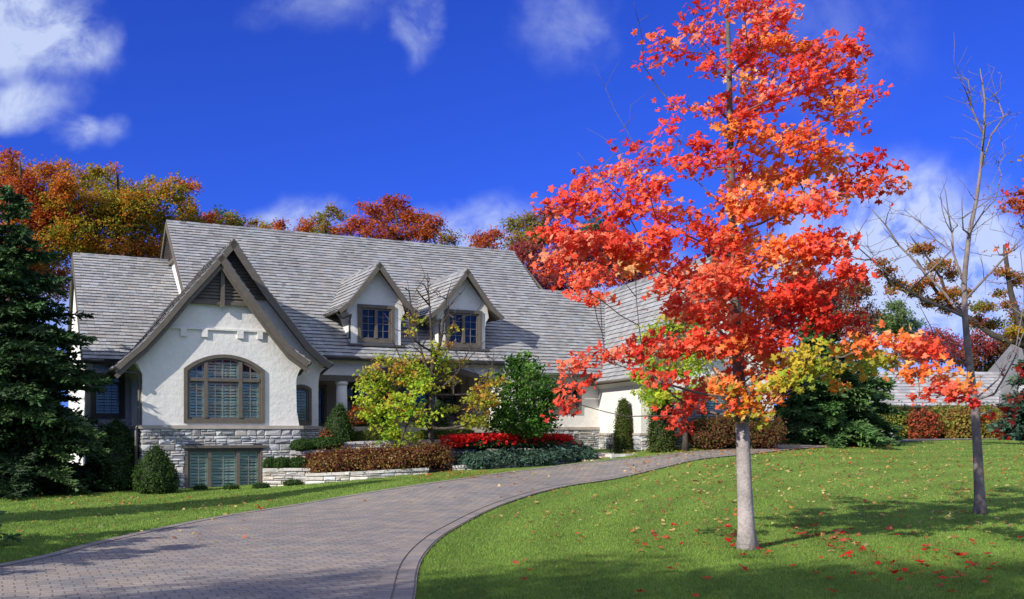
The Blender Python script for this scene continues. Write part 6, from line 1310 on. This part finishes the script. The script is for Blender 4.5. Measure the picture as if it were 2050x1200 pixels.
# keep the beds behind the walls and the house free of grass
hl = (Xg - HO.x) * HV.x + (Yg - HO.y) * HV.y; hu = (Xg - HO.x) * HU.x + (Yg - HO.y) * HU.y
k &= ~((hl > -.05) & (hu > -1.3) & (hu < 22)); kk = (Xg / Yg * F + 1025 > 524) & (Xg / Yg * F + 1025 < 1325) & (Yg > 28.15 + np.clip((Xg / Yg * F + 1025 - 700) / 160, 0, 9) * .8 * .62); k &= ~kk
Xg, Yg = Xg[k], Yg[k]; n = len(Xg); Zg = gz(Xg, Yg)
hgt = rng.uniform(.016, .036, n) * (1 + .15 * np.sin(Xg * 2.1) * np.sin(Yg * 1.7)); wd = np.maximum(.0040, .00042 * Yg) * rng.uniform(.7, 1.3, n); an = rng.uniform(0, math.pi, n)
lean = rng.normal(0, .45, (n, 2)) * hgt[:, None]; dx, dy = np.cos(an) * wd, np.sin(an) * wd
Vg = np.empty((n, 3, 3), np.float32); Vg[:, 0] = np.stack([Xg - dx, Yg - dy, Zg - .004], -1); Vg[:, 1] = np.stack([Xg + dx, Yg + dy, Zg - .004], -1); Vg[:, 2] = np.stack([Xg + lean[:, 0], Yg + lean[:, 1], Zg + hgt], -1)
pn = np.sin(Xg * .9 + 1.3 * np.sin(Yg * .5)) * .5 + .8 * np.sin(np.hypot(Xg - 22.1, Yg - 13.9) * 4.6); dry = rng.uniform(0, 1, n) < .07 + .05 * (np.sin(Xg * 1.7) * np.sin(Yg * 1.1) > .3)
cg = np.array([.188, .305, .052]) * (1 + .16 * pn[:, None]) * (1 + rng.normal(0, .2, (n, 1))); cg[dry] = np.array([.24, .24, .09]) * (1 + rng.normal(0, .15, (dry.sum(), 1)))
o = mesh_obj('grass', Vg.reshape(-1, 3), np.arange(n * 3).reshape(n, 3), np.clip(cg, .005, .9), M_grassblade); tag(o, 'short mown green grass covering the lawns', 'grass', kind='stuff')

# ------------------------------------------------------------------ fallen leaves
def fallen_mesh(i, cols, s=.1):
    rng = np.random.default_rng(900 + i); sh = np.array(LOBE); v = np.column_stack([sh * s, (np.abs(sh[:, 0]) * rng.uniform(.1, .55) + rng.uniform(0, .5) * sh[:, 1] ** 2) * s + rng.uniform(-.06, .06, len(sh)) * s])
    me = mesh_obj('fallen_leaf', v, [tuple(range(len(sh)))], [cols], M_leaf); d = me.data; bpy.data.objects.remove(me); return d
reds = [fallen_mesh(i, c, s) for i, (c, s) in enumerate([((.72, .035, .02), .105), ((.62, .022, .015), .12), ((.78, .08, .03), .11), ((.50, .03, .02), .1), ((.70, .14, .08), .115)])]
tans = [fallen_mesh(i + 9, c, s) for i, (c, s) in enumerate([((.50, .24, .07), .10), ((.62, .42, .13), .10), ((.52, .14, .05), .11), ((.36, .20, .09), .09), ((.66, .50, .20), .10)])]
rl = random.Random(12)
def drop(me, p, label, group):
    o = bpy.data.objects.new('fallen_leaf', me); COL.objects.link(o); o.location = (p.x, p.y, p.z + rl.uniform(.035, .05)); o.rotation_euler = (rl.gauss(0, .22), rl.gauss(0, .22), rl.uniform(0, 6.28)); s = rl.uniform(.75, 1.25); o.scale = (s, s, s)
    tag(o, label, 'leaf', group); return o
PP = [tuple(p) for p in POLY]
def onlawn(p): return not in_poly(np.array([p.x]), np.array([p.y]), POLY)[0]
c = 0
for (x, y, sx, sy, m) in [(1500, 1090, 60, 12, 20), (1330, 1088, 40, 8, 9), (1440, 1068, 70, 10, 10), (1650, 1085, 70, 16, 34), (1730, 1115, 90, 22, 26), (1900, 1140, 90, 22, 26), (1980, 1100, 50, 30, 12), (1180, 1110, 110, 30, 12), (1350, 1150, 160, 30, 10), (1780, 1170, 160, 20, 12)]:
    for _ in range(m):
        px, py = min(2060, x + rl.gauss(0, sx)), min(1210, y + rl.gauss(0, sy)); p = at(px, py)
        if onlawn(p): drop(rl.choice(reds), p, 'fallen red maple leaf lying on the mown lawn near the pale trunk', 'fallen red leaves on the lawn'); c += 1
for _ in range(135):
    px, py = rl.uniform(1000, 2060), 960 + abs(rl.gauss(0, 60)); p = at(px, min(1190, py))
    if onlawn(p) and c < 298: drop(rl.choice(tans), p, 'fallen yellow or tan leaf lying on the right lawn', 'fallen yellow and tan leaves on the lawn'); c += 1
p = at(521, 1023); lf = drop(reds[2], p, 'single orange leaf lying on the left edge of the paved driveway', None); lf.scale = (1.6, 1.6, 1.6); lf.rotation_euler = (.5, .1, 1)
rng = np.random.default_rng(5); parts = []
def scatter(n, fx, fy, cols, s=.085):
    P = []
    for _ in range(n):
        q = at(fx(), fy()); P.append((q.x, q.y, q.z + .04))
    P = np.array(P); parts.append(leaf_arrays(P, s * rng.uniform(.6, 1.25, n), rng.normal(0, .35, (n, 3)) + UPV, palette(rng, n, cols, .15), LOBE, .5, rng))
TAN = [((.60, .32, .10), 3), ((.74, .54, .22), 4), ((.55, .14, .05), 2), ((.36, .20, .09), 2)]
scatter(1600, lambda: rl.uniform(1250, 2060), lambda: 884 + abs(rl.gauss(0, 70)), TAN, .10)
scatter(160, lambda: rl.uniform(980, 1500), lambda: rl.uniform(935, 1060), TAN, .08)
scatter(260, lambda: rl.uniform(1340, 1760), lambda: rl.uniform(890, 912), [((.66, .36, .06), 3), ((.60, .20, .04), 2)], .09)
scatter(150, lambda: rl.uniform(60, 560), lambda: 995 + abs(rl.gauss(0, 16)), TAN, .08)
scatter(240, lambda: rl.gauss(900, 70), lambda: rl.uniform(944, 960), [((.50, .30, .06), 3), ((.45, .14, .04), 2)], .075)
scatter(110, lambda: rl.uniform(600, 1500), lambda: rl.uniform(905, 1010), TAN, .07)
scatter(90, lambda: rl.uniform(20, 500), lambda: rl.uniform(985, 1090), TAN, .08)
V_, Fs, Cs = merge(parts); o = mesh_obj('leaf_litter', V_, Fs, Cs, M_leaf); tag(o, 'scattered small tan and orange fallen leaves over the distant lawns and the drive', 'leaves', kind='stuff')
